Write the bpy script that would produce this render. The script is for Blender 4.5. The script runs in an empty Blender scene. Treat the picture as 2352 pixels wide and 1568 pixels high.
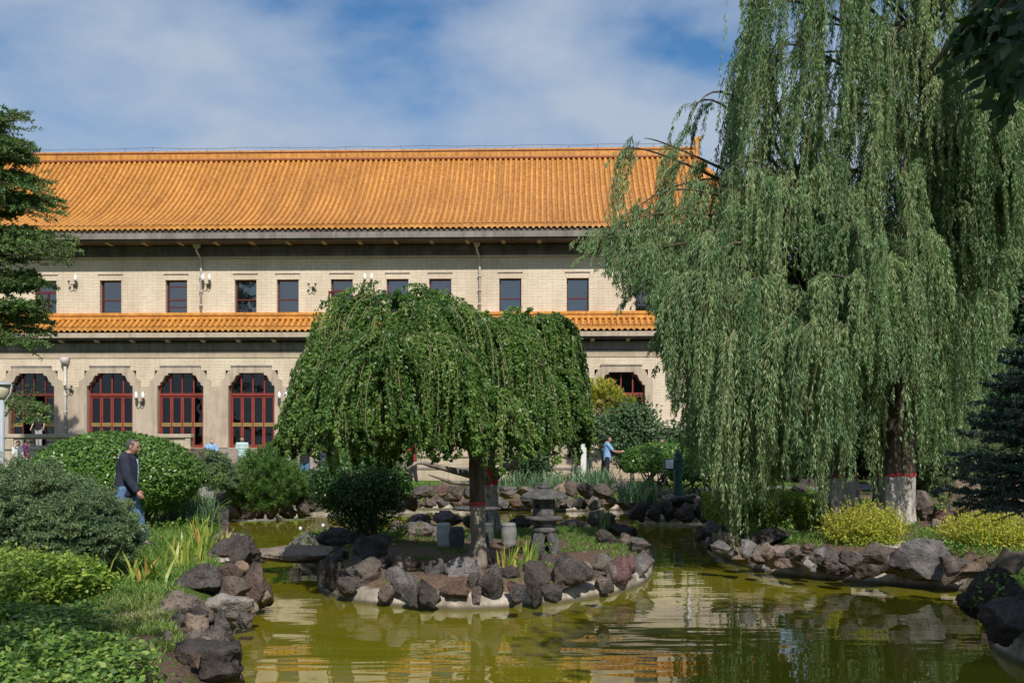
SUN_E, EXPO = 3.7, 0.30
SKYTINT = (.36, .60, .80); CLOUD = (3.3, 3.95, 4.95)
import bpy, bmesh, math, random
import numpy as np
from mathutils import Vector, Matrix, noise as mnoise
R = np.random.default_rng(7)
random.seed(7)
C = bpy.context.scene.collection
rad = math.radians

# ------------------------------------------------------------------ camera frame of reference (photo measured on a 2352 x 1568 grid)
F, CX, HY, H = 2286.67, 1176.0, 1030.0, 1.9
def G(px, py, z=0.0):
    Y = F*(H-z)/(py-HY)
    return Vector(((px-CX)*Y/F, Y, z))
def D(px, py, Y):
    return Vector(((px-CX)*Y/F, Y, H-(py-HY)*Y/F))

# ------------------------------------------------------------------ object helpers
def tag(o, label=None, cat=None, group=None, kind=None):
    if label: o['label'] = label
    if cat: o['category'] = cat
    if group: o['group'] = group
    if kind: o['kind'] = kind
    return o
def empty(name, loc, label, cat, group=None, rz=0.0):
    o = bpy.data.objects.new(name, None); C.objects.link(o)
    o.location = loc; o.rotation_euler = (0, 0, rz); o.empty_display_size = .2
    return tag(o, label, cat, group)
def link(name, me, mat=None, parent=None, loc=None):
    o = bpy.data.objects.new(name, me); C.objects.link(o)
    if mat is not None and not me.materials: me.materials.append(mat)
    if parent is not None: o.parent = parent
    if loc is not None: o.location = loc
    return o
def copy_tree(o, parent=None):
    c = o.copy(); C.objects.link(c)
    if parent is not None: c.parent = parent
    for ch in o.children: copy_tree(ch, c)
    return c

class MB:
    def __init__(s): s.v = []; s.f = []
    def add(s, vs, fs):
        b = len(s.v); s.v += [tuple(p) for p in vs]; s.f += [tuple(i+b for i in f) for f in fs]; return s
    def box(s, x0, x1, y0, y1, z0, z1):
        return s.add([(x0,y0,z0),(x1,y0,z0),(x1,y1,z0),(x0,y1,z0),(x0,y0,z1),(x1,y0,z1),(x1,y1,z1),(x0,y1,z1)],
                     [(0,3,2,1),(4,5,6,7),(0,1,5,4),(1,2,6,5),(2,3,7,6),(3,0,4,7)])
    def prism(s, prof, a0, a1, axis='x'):
        # closed profile (list of 2d) extruded along axis; x: prof=(y,z), y: prof=(x,z), z: prof=(x,y)
        n = len(prof)
        def P(p, a):
            return {'x': (a, p[0], p[1]), 'y': (p[0], a, p[1]), 'z': (p[0], p[1], a)}[axis]
        vs = [P(p, a0) for p in prof]+[P(p, a1) for p in prof]
        fs = [(i, (i+1) % n, n+(i+1) % n, n+i) for i in range(n)]
        fs += [tuple(range(n-1, -1, -1)), tuple(range(n, 2*n))]
        return s.add(vs, fs)
    def tube(s, pts, rr, n=8, cap=True):
        pts = [Vector(p) for p in pts]
        if not hasattr(rr, '__len__'): rr = [rr]*len(pts)
        b = []; prev = None
        for i, p in enumerate(pts):
            t = (pts[min(i+1, len(pts)-1)]-pts[max(i-1, 0)])
            t = t.normalized() if t.length > 1e-9 else Vector((0, 0, 1))
            if prev is None:
                a = Vector((1, 0, 0)) if abs(t.x) < .8 else Vector((0, 1, 0))
            else: a = prev
            u = (a - t*a.dot(t))
            u = u.normalized() if u.length > 1e-6 else t.orthogonal().normalized()
            prev = u; w = t.cross(u)
            for k in range(n):
                q = 2*math.pi*k/n
                b.append(p+(u*math.cos(q)+w*math.sin(q))*rr[i])
        m = len(pts)
        fs = [(i*n+k, i*n+(k+1) % n, (i+1)*n+(k+1) % n, (i+1)*n+k) for i in range(m-1) for k in range(n)]
        if cap: fs += [tuple(range(n-1, -1, -1)), tuple((m-1)*n+k for k in range(n))]
        return s.add(b, fs)
    def lathe(s, prof, n=24, c=(0, 0, 0), sx=1, sy=1):
        vs = [(c[0]+r*math.cos(2*math.pi*k/n)*sx, c[1]+r*math.sin(2*math.pi*k/n)*sy, c[2]+z) for r, z in prof for k in range(n)]
        m = len(prof)
        fs = [(i*n+k, i*n+(k+1) % n, (i+1)*n+(k+1) % n, (i+1)*n+k) for i in range(m-1) for k in range(n)]
        fs += [tuple(range(n-1, -1, -1)), tuple((m-1)*n+k for k in range(n))]
        return s.add(vs, fs)
    def ball(s, c, r, n=10, m=7):
        if not hasattr(r, '__len__'): r = (r, r, r)
        vs = []
        for i in range(1, m):
            a = math.pi*i/m
            for k in range(n):
                q = 2*math.pi*k/n
                vs.append((c[0]+r[0]*math.sin(a)*math.cos(q), c[1]+r[1]*math.sin(a)*math.sin(q), c[2]-r[2]*math.cos(a)))
        fs = [(i*n+k, i*n+(k+1) % n, (i+1)*n+(k+1) % n, (i+1)*n+k) for i in range(m-2) for k in range(n)]
        b = len(vs); vs += [(c[0], c[1], c[2]-r[2]), (c[0], c[1], c[2]+r[2])]
        fs += [((k+1) % n, k, b) for k in range(n)]+[((m-2)*n+k, (m-2)*n+(k+1) % n, b+1) for k in range(n)]
        return s.add(vs, fs)
    def mesh(s, name, smooth=False):
        me = bpy.data.meshes.new(name); me.from_pydata(s.v, [], s.f); me.update()
        if smooth: me.polygons.foreach_set('use_smooth', [True]*len(me.polygons))
        return me
    def build(s, name, mat, parent=None, smooth=False, loc=None, bevel=0):
        me = s.mesh(name, smooth)
        o = link(name, me, mat, parent, loc)
        if bevel:
            m = o.modifiers.new('b', 'BEVEL'); m.width = bevel; m.segments = 2; m.limit_method = 'ANGLE'
        return o

def np_mesh(name, v, f, rnd=None, smooth=False, rname='rnd'):
    """numpy verts (N,3) and faces (M,k) -> mesh, with an optional random number per face"""
    v = np.ascontiguousarray(v, dtype=np.float32); f = np.ascontiguousarray(f, dtype=np.int32)
    me = bpy.data.meshes.new(name)
    M, k = f.shape
    me.vertices.add(len(v)); me.vertices.foreach_set('co', v.ravel())
    me.loops.add(M*k); me.loops.foreach_set('vertex_index', f.ravel())
    me.polygons.add(M); me.polygons.foreach_set('loop_start', np.arange(0, M*k, k, dtype=np.int32))
    if rnd is not None:
        a = me.attributes.new(rname, 'FLOAT', 'FACE'); a.data.foreach_set('value', np.ascontiguousarray(rnd, dtype=np.float32))
    if smooth: me.polygons.foreach_set('use_smooth', np.ones(M, dtype=bool))
    me.update(); me.validate()
    return me

def unit(a): return a/np.maximum(np.linalg.norm(a, axis=-1, keepdims=True), 1e-9)
def rdir(n): return unit(R.normal(size=(n, 3)))
def leaf_arrays(P, d, s, L, W, fold=.0):
    """one four cornered leaf per row: base, side, tip, side"""
    n = len(P)
    L = np.broadcast_to(np.asarray(L, float), (n,))[:, None]; W = np.broadcast_to(np.asarray(W, float), (n,))[:, None]
    mid = P+d*L*.42
    up = np.cross(s, d)*fold*W
    v = np.stack([P, mid+s*W*.5+up, P+d*L, mid-s*W*.5+up], 1).reshape(-1, 3)
    f = np.arange(4*n).reshape(n, 4)
    return v, f
def leaves(name, mat, parent, P, d, L, W, nrm=None, rnd=None, jit=.5):
    d = unit(d)
    if nrm is None: s = unit(np.cross(d, rdir(len(P))))
    else: s = unit(np.cross(d, nrm+R.normal(size=nrm.shape)*jit))
    v, f = leaf_arrays(P, d, s, L, W)
    if rnd is None: rnd = R.random(len(P))
    o = link(name, np_mesh(name, v, f, rnd), mat, parent)
    return o
def blades(name, mat, parent, P, az, L, W, lean, curl, rnd=None, tw=None):
    """sword shaped leaves: four level strips that lean and curl over"""
    n = len(P); L = np.broadcast_to(L, (n,)); W = np.broadcast_to(W, (n,))
    out = np.stack([np.cos(az), np.sin(az), np.zeros(n)], 1)
    ta = az+np.pi/2 + (R.normal(size=n)*.6 if tw is None else tw)
    side = np.stack([np.cos(ta), np.sin(ta), np.zeros(n)], 1)
    p = P.copy(); ang = np.broadcast_to(lean, (n,)).copy(); V = []
    ws = [.75, 1., .8, .05]
    K = 4
    for i in range(K):
        V.append(p+side*(W*ws[i]*.5)[:, None]); V.append(p-side*(W*ws[i]*.5)[:, None])
        step = (L/(K-1))[:, None]
        p = p+(out*np.sin(ang)[:, None]+np.array([0, 0, 1.])*np.cos(ang)[:, None])*step
        ang = ang+curl
    V = np.stack(V, 1)
    b = (np.arange(n)*2*K)[:, None, None]
    q = np.array([[0, 1, 3, 2], [2, 3, 5, 4], [4, 5, 7, 6]])[None]
    f = (b+q).reshape(-1, 4)
    if rnd is None: rnd = R.random(n)
    return link(name, np_mesh(name, V.reshape(-1, 3), f, np.repeat(rnd, 3)), mat, parent)
def lines_mesh(name, mat, parent, paths, r, n=3):
    """thin twigs: paths (S,K,3) -> n sided tubes"""
    S, K, _ = paths.shape
    t = unit(np.gradient(paths, axis=1))
    u = unit(np.cross(t, np.array([.3, .9, .2]))); w = np.cross(t, u)
    rr = np.asarray(r)
    if rr.ndim == 0: rr = np.full((S, K), float(r))*np.linspace(1, .35, K)[None]
    ring = [paths+(u*math.cos(2*math.pi*k/n)+w*math.sin(2*math.pi*k/n))*rr[..., None] for k in range(n)]
    V = np.stack(ring, 2).reshape(-1, 3)
    idx = np.arange(S*K*n).reshape(S, K, n)
    f = np.stack([idx[:, :-1], np.roll(idx, -1, 2)[:, :-1], np.roll(idx, -1, 2)[:, 1:], idx[:, 1:]], -1).reshape(-1, 4)
    return link(name, np_mesh(name, V, f, smooth=True), mat, parent)
def along(paths, m, t0=0., t1=1.):
    """m points and tangents at random places of every path"""
    S, K, _ = paths.shape
    t = (t0+(t1-t0)*R.random((S, m)))*(K-1.001)
    i = t.astype(int); fr = (t-i)[..., None]
    si = np.arange(S)[:, None]
    a, b = paths[si, i], paths[si, i+1]
    return (a+(b-a)*fr).reshape(-1, 3), unit(b-a).reshape(-1, 3), (t/(K-1)).reshape(-1), np.repeat(np.arange(S), m)

# ------------------------------------------------------------------ materials
def nmat(name):
    m = bpy.data.materials.new(name); m.use_nodes = True
    nt = m.node_tree; b = nt.nodes['Principled BSDF']
    return m, nt, b
def N(nt, t, **kw):
    n = nt.nodes.new(t)
    for k, v in kw.items():
        if k in n.inputs: n.inputs[k].default_value = v
        else: setattr(n, k, v)
    return n
def ramp(nt, fac, stops):
    r = nt.nodes.new('ShaderNodeValToRGB'); e = r.color_ramp.elements
    while len(e) < len(stops): e.new(.5)
    for i, (p, c) in enumerate(stops): e[i].position = p; e[i].color = (*c, 1) if len(c) == 3 else c
    nt.links.new(fac, r.inputs[0]); return r.outputs[0]
def mixc(nt, fac, a, b, mode='MIX'):
    m = nt.nodes.new('ShaderNodeMix'); m.data_type = 'RGBA'; m.blend_type = mode
    for s, x in ((m.inputs[0], fac), (m.inputs[6], a), (m.inputs[7], b)):
        if isinstance(x, (int, float)): s.default_value = x
        elif isinstance(x, tuple): s.default_value = (*x, 1)
        else: nt.links.new(x, s)
    return m.outputs[2]
def coords(nt, scale=(1, 1, 1), kind='Object'):
    tc = N(nt, 'ShaderNodeTexCoord'); mp = N(nt, 'ShaderNodeMapping')
    mp.inputs['Scale'].default_value = scale
    nt.links.new(tc.outputs[kind], mp.inputs[0]); return mp.outputs[0]
def noisetex(nt, vec, scale, detail=6, rough=.6):
    n = N(nt, 'ShaderNodeTexNoise'); n.inputs['Scale'].default_value = scale
    n.inputs['Detail'].default_value = detail; n.inputs['Roughness'].default_value = rough
    if vec is not None: nt.links.new(vec, n.inputs[0])
    return n.outputs[0]
def bump(nt, b, h, strength=.4, dist=.02):
    n = N(nt, 'ShaderNodeBump'); n.inputs['Strength'].default_value = strength; n.inputs['Distance'].default_value = dist
    nt.links.new(h, n.inputs['Height']); nt.links.new(n.outputs[0], b.inputs['Normal'])
def mat(name, stops, scale=3, rough=.8, bs=.3, bd=.02, bscale=None, stretch=(1, 1, 1), metal=0, spec=.3, detail=7):
    m, nt, b = nmat(name)
    v = coords(nt, stretch)
    h = noisetex(nt, v, scale, detail)
    if len(stops) == 1: stops = [(0, tuple(c*.85 for c in stops[0])), (1, tuple(min(1, c*1.12) for c in stops[0]))]
    elif len(stops[0]) == 3: stops = [(.3+.4*i/(len(stops)-1), s) for i, s in enumerate(stops)]
    nt.links.new(ramp(nt, h, stops), b.inputs['Base Color'])
    b.inputs['Roughness'].default_value = rough; b.inputs['Metallic'].default_value = metal
    b.inputs['Specular IOR Level'].default_value = spec
    if bs: bump(nt, b, noisetex(nt, v, bscale or scale*4, 6), bs, bd)
    return m
def leafmat(name, stops, trans=.35, rough=.5, spec=.35):
    m, nt, b = nmat(name)
    a = N(nt, 'ShaderNodeAttribute', attribute_name='rnd')
    if len(stops[0]) == 3: stops = [(i/(len(stops)-1), s) for i, s in enumerate(stops)]
    c = ramp(nt, a.outputs['Fac'], stops)
    nt.links.new(c, b.inputs['Base Color'])
    b.inputs['Roughness'].default_value = rough; b.inputs['Specular IOR Level'].default_value = spec
    t = N(nt, 'ShaderNodeBsdfTranslucent')
    nt.links.new(mixc(nt, 1.0, c, (1.0, 1.12, .55), 'MULTIPLY'), t.inputs[0])
    mx = N(nt, 'ShaderNodeMixShader'); mx.inputs[0].default_value = trans
    nt.links.new(b.outputs[0], mx.inputs[1]); nt.links.new(t.outputs[0], mx.inputs[2])
    nt.links.new(mx.outputs[0], nt.nodes['Material Output'].inputs[0])
    return m
M = {}
# brick: pale cream courses
def brickmat(name, w=.46, h=.0687, vertical=False):
    m, nt, b = nmat(name)
    tc = N(nt, 'ShaderNodeTexCoord'); sp = N(nt, 'ShaderNodeSeparateXYZ'); cb = N(nt, 'ShaderNodeCombineXYZ')
    nt.links.new(tc.outputs['Object'], sp.inputs[0])
    nt.links.new(sp.outputs[0], cb.inputs[1 if vertical else 0]); nt.links.new(sp.outputs[2], cb.inputs[0 if vertical else 1])
    br = N(nt, 'ShaderNodeTexBrick'); nt.links.new(cb.outputs[0], br.inputs[0])
    br.inputs['Color1'].default_value = (.755, .665, .52, 1); br.inputs['Color2'].default_value = (.70, .605, .465, 1)
    br.inputs['Mortar'].default_value = (.40, .34, .27, 1)
    br.inputs['Scale'].default_value = 1; br.inputs['Mortar Size'].default_value = .0085; br.inputs['Mortar Smooth'].default_value = .2
    br.inputs['Brick Width'].default_value = w; br.inputs['Row Height'].default_value = h
    v = coords(nt, (.6, .6, .25)); st = ramp(nt, noisetex(nt, v, 1.1, 8, .65), [(.3, (.80, .76, .72)), (.62, (1.04, 1.03, 1.02))])
    v2 = coords(nt, (3, 1, 9)); st2 = ramp(nt, noisetex(nt, v2, 1.6, 3), [(.3, (.92, .88, .86)), (.7, (1.06, 1.05, 1.03))])
    c = mixc(nt, 1., br.outputs[0], st, 'MULTIPLY'); c = mixc(nt, 1., c, st2, 'MULTIPLY')
    nt.links.new(c, b.inputs['Base Color']); b.inputs['Roughness'].default_value = .75; b.inputs['Specular IOR Level'].default_value = .25
    bump(nt, b, br.outputs[1], -.5, .01)
    return m
M['brick'] = brickmat('cream_brick')
M['soldier'] = brickmat('cream_brick_on_end', .3, .075, True)
def stonemat(name, c1, c2, c3, joint=0, jw=.9, jh=.5, streak=1.0):
    m, nt, b = nmat(name)
    v = coords(nt, (1, 1, 1)); n1 = noisetex(nt, v, 1.2, 8, .7)
    c = ramp(nt, n1, [(.28, c1), (.5, c2), (.72, c3)])
    vs = coords(nt, (2.2, 2.2, .22)); sk = ramp(nt, noisetex(nt, vs, 2.0, 7, .7), [(.34, (.52, .49, .46)), (.56, (1, 1, 1))])
    c = mixc(nt, streak*.75, c, mixc(nt, 1., c, sk, 'MULTIPLY'))
    if joint:
        tc = N(nt, 'ShaderNodeTexCoord'); sp = N(nt, 'ShaderNodeSeparateXYZ'); cb = N(nt, 'ShaderNodeCombineXYZ')
        nt.links.new(tc.outputs['Object'], sp.inputs[0]); nt.links.new(sp.outputs[0], cb.inputs[0]); nt.links.new(sp.outputs[2], cb.inputs[1])
        br = N(nt, 'ShaderNodeTexBrick'); nt.links.new(cb.outputs[0], br.inputs[0])
        br.inputs['Color1'].default_value = (1, 1, 1, 1); br.inputs['Color2'].default_value = (.9, .89, .88, 1); br.inputs['Mortar'].default_value = (.55, .5, .46, 1)
        br.inputs['Scale'].default_value = 1; br.inputs['Mortar Size'].default_value = .008; br.inputs['Brick Width'].default_value = jw; br.inputs['Row Height'].default_value = jh
        c = mixc(nt, 1., c, br.outputs[0], 'MULTIPLY')
    nt.links.new(c, b.inputs['Base Color']); b.inputs['Roughness'].default_value = .85; b.inputs['Specular IOR Level'].default_value = .2
    bump(nt, b, noisetex(nt, v, 14, 6), .3, .02)
    return m
M['stone'] = stonemat('dressed_stone', (.42, .34, .25), (.52, .42, .31), (.58, .48, .36), 1, 1.3, .62, .4)
M['stone_plain'] = stonemat('plain_stone', (.38, .31, .235), (.47, .385, .29), (.54, .45, .35), 0, streak=.7)
M['stone_grey'] = stonemat('weathered_grey_stone', (.19, .165, .145), (.26, .23, .20), (.31, .275, .24), 1, 1.6, 3, 1.)
M['stone_dark'] = stonemat('shade_dark_stone', (.075, .065, .06), (.13, .11, .10), (.20, .17, .15), 1, 1.6, 3, 1.)  # stone darkened to carry the shade under the eaves; also a dark wall joint
M['step'] = stonemat('step_stone', (.24, .20, .17), (.32, .27, .23), (.38, .33, .28), 1, 1.8, 3, .8)
def tilemat(name):
    m, nt, b = nmat(name)
    v = coords(nt, (1, 1, 1)); n = noisetex(nt, v, 5.5, 3, .8); n2 = noisetex(nt, v, .35, 5, .6)
    c = ramp(nt, n, [(.30, (.40, .165, .035)), (.46, (.58, .255, .05)), (.6, (.66, .32, .065)), (.74, (.62, .35, .16))])
    c = mixc(nt, .55, c, mixc(nt, 1., c, ramp(nt, n2, [(.35, (.70, .66, .66)), (.65, (1.08, 1.05, 1.0))]), 'MULTIPLY'))
    c = mixc(nt, .8, c, mixc(nt, 1., c, ramp(nt, noisetex(nt, coords(nt, (2.2, .12, .12)), 1.6, 6, .7), [(.34, (.66, .62, .62)), (.5, (1, 1, 1)), (.68, (1.1, 1.08, 1.12))]), 'MULTIPLY'))   # runs of dirt down the slope
    nt.links.new(c, b.inputs['Base Color']); b.inputs['Roughness'].default_value = .33; b.inputs['Specular IOR Level'].default_value = .45
    bump(nt, b, noisetex(nt, v, 22, 3), .25, .01)
    return m
M['tile'] = tilemat('amber_glazed_tile')
M['tile_pan'] = mat('amber_pan_tile', [(.24, .085, .025), (.40, .17, .045), (.50, .28, .15)], 7, .4, .2)  # pan tiles coloured darker to deepen the shade between the rolls
M['tile_dark'] = mat('red_brown_glaze', [(.22, .07, .04), (.36, .13, .06)], 5, .4, .2)
M['redpaint'] = mat('dark_red_paint', [(.20, .036, .026), (.27, .05, .036)], 3, .45, .1)
M['maroon'] = mat('maroon_paint', [(.10, .02, .018), (.15, .03, .025)], 3, .45, .1)
M['brass'] = mat('dull_brass', [(.34, .21, .08), (.46, .30, .12)], 6, .45, .1, metal=.6)
M['curtain'] = mat('grey_curtain', [(.20, .22, .21), (.30, .32, .30)], 9, .9, .3, stretch=(4, 1, .1))
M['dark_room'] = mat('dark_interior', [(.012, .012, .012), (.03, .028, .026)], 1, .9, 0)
M['white_paint'] = mat('white_paint', [(.62, .61, .58), (.72, .71, .68)], 5, .5, .1)
M['pipe'] = mat('pale_pipe_paint', [(.46, .43, .40), (.60, .57, .53)], 4, .5, .2)
M['bulb'] = mat('opal_glass', [(.85, .85, .84), (.9, .9, .89)], 3, .2, 0)
M['iron'] = mat('dark_iron', [(.05, .05, .045), (.10, .10, .09)], 8, .5, .2)
M['wire'] = mat('grey_wire', [(.12, .13, .15), (.2, .2, .22)], 3, .5, 0)
def glassmat(name, tint=(.30, .32, .32), refl=.03):
    m, nt, b = nmat(name)
    t = N(nt, 'ShaderNodeBsdfTransparent'); t.inputs[0].default_value = (*tint, 1)
    g = N(nt, 'ShaderNodeBsdfGlossy'); g.inputs['Roughness'].default_value = .02
    fr = N(nt, 'ShaderNodeFresnel'); fr.inputs[0].default_value = 1.5
    ad = N(nt, 'ShaderNodeMath', operation='ADD'); ad.inputs[1].default_value = refl; nt.links.new(fr.outputs[0], ad.inputs[0])
    v = coords(nt, (1, 1, 1)); bp = N(nt, 'ShaderNodeBump'); bp.inputs['Strength'].default_value = .12; bp.inputs['Distance'].default_value = .05
    nt.links.new(noisetex(nt, v, 1.3, 2), bp.inputs['Height']); nt.links.new(bp.outputs[0], g.inputs['Normal'])
    mx = N(nt, 'ShaderNodeMixShader'); nt.links.new(ad.outputs[0], mx.inputs[0]); nt.links.new(t.outputs[0], mx.inputs[1]); nt.links.new(g.outputs[0], mx.inputs[2])
    nt.links.new(mx.outputs[0], nt.nodes['Material Output'].inputs[0])
    return m
M['glass'] = glassmat('window_glass'); M['glass_upper'] = glassmat('upper_window_glass', (.75, .78, .8), .22)
# rocks: the colour is the rock's own (object colour), broken by pits, lichen and stain
def rockmat():
    m, nt, b = nmat('lava_rock')
    oi = N(nt, 'ShaderNodeObjectInfo'); tc = N(nt, 'ShaderNodeTexCoord')
    ad = N(nt, 'ShaderNodeVectorMath', operation='ADD'); sc = N(nt, 'ShaderNodeVectorMath', operation='SCALE'); sc.inputs['Scale'].default_value = 1
    cb = N(nt, 'ShaderNodeCombineXYZ'); ml = N(nt, 'ShaderNodeMath', operation='MULTIPLY'); ml.inputs[1].default_value = 37
    nt.links.new(oi.outputs['Random'], ml.inputs[0]); nt.links.new(ml.outputs[0], cb.inputs[0]); nt.links.new(ml.outputs[0], cb.inputs[2])
    nt.links.new(tc.outputs['Object'], ad.inputs[0]); nt.links.new(cb.outputs[0], ad.inputs[1]); v = ad.outputs[0]
    n1 = noisetex(nt, v, 5, 9, .72); n2 = noisetex(nt, v, 1.7, 6, .6); n3 = noisetex(nt, v, 26, 5, .7)
    c = mixc(nt, 1., oi.outputs['Color'], ramp(nt, n1, [(.3, (.42, .40, .40)), (.5, (.95, .93, .92)), (.68, (1.5, 1.46, 1.42)), (.8, (2.1, 2.05, 1.98))]), 'MULTIPLY')
    c = mixc(nt, ramp(nt, n2, [(.52, (0, 0, 0)), (.72, (.7, .7, .7))]), c, mixc(nt, 1., oi.outputs['Color'], (1.45, 1.15, .95), 'MULTIPLY'))
    c = mixc(nt, ramp(nt, n3, [(.60, (0, 0, 0)), (.76, (.55, .55, .55))]), c, (.36, .34, .31))
    nt.links.new(c, b.inputs['Base Color']); b.inputs['Roughness'].default_value = .92; b.inputs['Specular IOR Level'].default_value = .15
    vo = N(nt, 'ShaderNodeTexVoronoi'); vo.inputs['Scale'].default_value = 24; nt.links.new(v, vo.inputs[0])
    pit = ramp(nt, vo.outputs[0], [(.08, (0, 0, 0)), (.32, (1, 1, 1))])
    h = N(nt, 'ShaderNodeMath', operation='ADD'); nt.links.new(pit, h.inputs[0])
    n4 = N(nt, 'ShaderNodeMath', operation='MULTIPLY'); n4.inputs[1].default_value = 3.0; nt.links.new(n1, n4.inputs[0]); nt.links.new(n4.outputs[0], h.inputs[1])
    bump(nt, b, h.outputs[0], .75, .035)
    return m
M['rock'] = rockmat()
def kerbmat():
    m, nt, b = nmat('stained_concrete')
    v = coords(nt, (1, 1, 1)); n = noisetex(nt, v, 3.5, 8, .7)
    c = ramp(nt, n, [(.3, (.17, .14, .105)), (.5, (.36, .315, .26)), (.66, (.56, .51, .45))])
    vs = coords(nt, (5, 5, .6)); c = mixc(nt, .8, c, mixc(nt, 1., c, ramp(nt, noisetex(nt, vs, 1.2, 6), [(.35, (.5, .45, .38)), (.55, (1.05, 1.03, 1.0))]), 'MULTIPLY'))
    tc = N(nt, 'ShaderNodeTexCoord'); sp = N(nt, 'ShaderNodeSeparateXYZ'); nt.links.new(tc.outputs['Object'], sp.inputs[0])
    c = mixc(nt, ramp(nt, sp.outputs[2], [(.02, (.9, .9, .9)), (.06, (0, 0, 0))]), c, (.075, .062, .03))   # the algae line at the water's edge
    c = mixc(nt, ramp(nt, sp.outputs[2], [(.165, (0, 0, 0)), (.20, (1, 1, 1))]), c, ramp(nt, n, [(.35, (.06, .045, .035)), (.6, (.15, .11, .085))]))   # earth and rubble bedding the stones
    nt.links.new(c, b.inputs['Base Color']); b.inputs['Roughness'].default_value = .85
    bump(nt, b, noisetex(nt, v, 12, 7), .6, .03)
    return m
M['kerb'] = kerbmat()
M['bark'] = mat('furrowed_bark', [(.035, .026, .02), (.10, .075, .055), (.19, .15, .115)], 9, .9, .9, .04, 14, (1, 1, .18))
M['bark_pale'] = mat('pale_bark', [(.10, .08, .06), (.24, .20, .155), (.36, .31, .25)], 8, .9, .7, .03, 12, (1, 1, .3))
M['twig'] = mat('tan_twig', [(.22, .17, .09), (.36, .29, .16)], 8, .7, 0)
M['twig_dark'] = mat('brown_twig', [(.06, .045, .03), (.13, .10, .07)], 8, .8, 0)
M['redband'] = mat('red_band_paint', [(.36, .03, .03), (.5, .07, .06)], 30, .7, .3)
M['redcloth'] = mat('red_cloth', [(.45, .03, .05), (.6, .06, .08)], 6, .8, .3)
def whitewash(name):
    m, nt, b = nmat(name)
    v = coords(nt, (1, 1, .3)); n = noisetex(nt, v, 14, 8, .75)
    c = ramp(nt, n, [(.36, (.07, .055, .045)), (.46, (.30, .26, .22)), (.54, (.62, .57, .51)), (.7, (.70, .66, .60))])
    nt.links.new(c, b.inputs['Base Color']); b.inputs['Roughness'].default_value = .9
    bump(nt, b, n, 1., .05); return m
M['whitewash'] = whitewash('whitewashed_bark')
def trunkmat(name, zsplit):
    """bark that somebody painted white up to a height (world z of the paint line)"""
    m, nt, b = nmat(name)
    v = coords(nt, (1, 1, .22)); n = noisetex(nt, v, 13, 8, .75)
    ba = ramp(nt, n, [(.3, (.035, .027, .02)), (.5, (.12, .09, .07)), (.7, (.22, .17, .14))])
    wh = ramp(nt, n, [(.34, (.10, .08, .065)), (.43, (.36, .31, .26)), (.52, (.60, .55, .49)), (.7, (.68, .63, .57))])
    tc = N(nt, 'ShaderNodeTexCoord'); sp = N(nt, 'ShaderNodeSeparateXYZ'); nt.links.new(tc.outputs['Object'], sp.inputs[0])
    mt = N(nt, 'ShaderNodeMath', operation='SUBTRACT'); mt.inputs[1].default_value = zsplit-.5; nt.links.new(sp.outputs[2], mt.inputs[0])
    k = ramp(nt, mt.outputs[0], [(.49, (0, 0, 0)), (.51, (1, 1, 1))])
    nt.links.new(mixc(nt, k, wh, ba), b.inputs['Base Color']); b.inputs['Roughness'].default_value = .92; b.inputs['Specular IOR Level'].default_value = .1
    bump(nt, b, n, 1., .06); return m
# foliage
M['l_willow'] = leafmat('willow_leaf', [(.06, .13, .05), (.13, .225, .09), (.23, .33, .14), (.38, .45, .22)], .38, .42)
M['l_elm'] = leafmat('elm_leaf', [(.028, .075, .016), (.065, .14, .027), (.125, .22, .042), (.26, .37, .085)], .34, .42, .4)
M['l_clip'] = leafmat('clipped_shrub_leaf', [(.055, .13, .02), (.10, .20, .03), (.16, .26, .05)], .25, .38, .45)
M['l_dark'] = leafmat('dark_shrub_leaf', [(.018, .052, .010), (.034, .09, .015), (.07, .15, .025)], .22, .4, .4)
M['l_hedge'] = leafmat('hedge_leaf', [(.07, .15, .02), (.15, .26, .03), (.27, .38, .05), (.42, .48, .09)], .33, .42, .4)
M['l_cover'] = leafmat('ground_cover_leaf', [(.045, .11, .02), (.10, .20, .03), (.19, .30, .05), (.32, .40, .10)], .33, .45, .35)
M['l_yellow'] = leafmat('golden_privet_leaf', [(.10, .15, .015), (.32, .36, .03), (.56, .54, .06), (.72, .68, .14)], .35, .5)
M['l_olive'] = leafmat('olive_tree_leaf', [(.05, .10, .04), (.085, .145, .06), (.12, .19, .08)], .25, .5)
M['l_far'] = leafmat('far_tree_leaf', [(.016, .04, .012), (.03, .07, .02), (.05, .10, .03)], .2, .5)
M['l_shade'] = leafmat('shade_tree_leaf', [(.02, .05, .012), (.035, .08, .018)], .25, .5)
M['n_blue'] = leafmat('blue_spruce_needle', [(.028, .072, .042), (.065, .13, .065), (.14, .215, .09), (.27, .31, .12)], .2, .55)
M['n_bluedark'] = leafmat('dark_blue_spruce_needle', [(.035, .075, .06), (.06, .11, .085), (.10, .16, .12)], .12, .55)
M['n_green'] = leafmat('conifer_needle', [(.045, .10, .035), (.09, .17, .045), (.19, .29, .07)], .2, .55)
M['n_pine'] = leafmat('pine_needle', [(.04, .11, .025), (.08, .18, .035), (.15, .26, .05)], .15, .5)
M['n_gold'] = leafmat('golden_pine_needle', [(.28, .28, .03), (.42, .40, .05), (.5, .48, .09)], .2, .5)
M['grass'] = leafmat('grass_blade', [(.07, .15, .025), (.12, .23, .035), (.20, .30, .06), (.34, .32, .14)], .3, .5)
M['sword'] = leafmat('iris_leaf', [(.12, .22, .03), (.22, .33, .05), (.36, .42, .08), (.55, .33, .10)], .3, .4)
M['tuft'] = leafmat('blue_green_blade', [(.07, .15, .07), (.12, .21, .10), (.19, .27, .13)], .25, .45)
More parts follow.
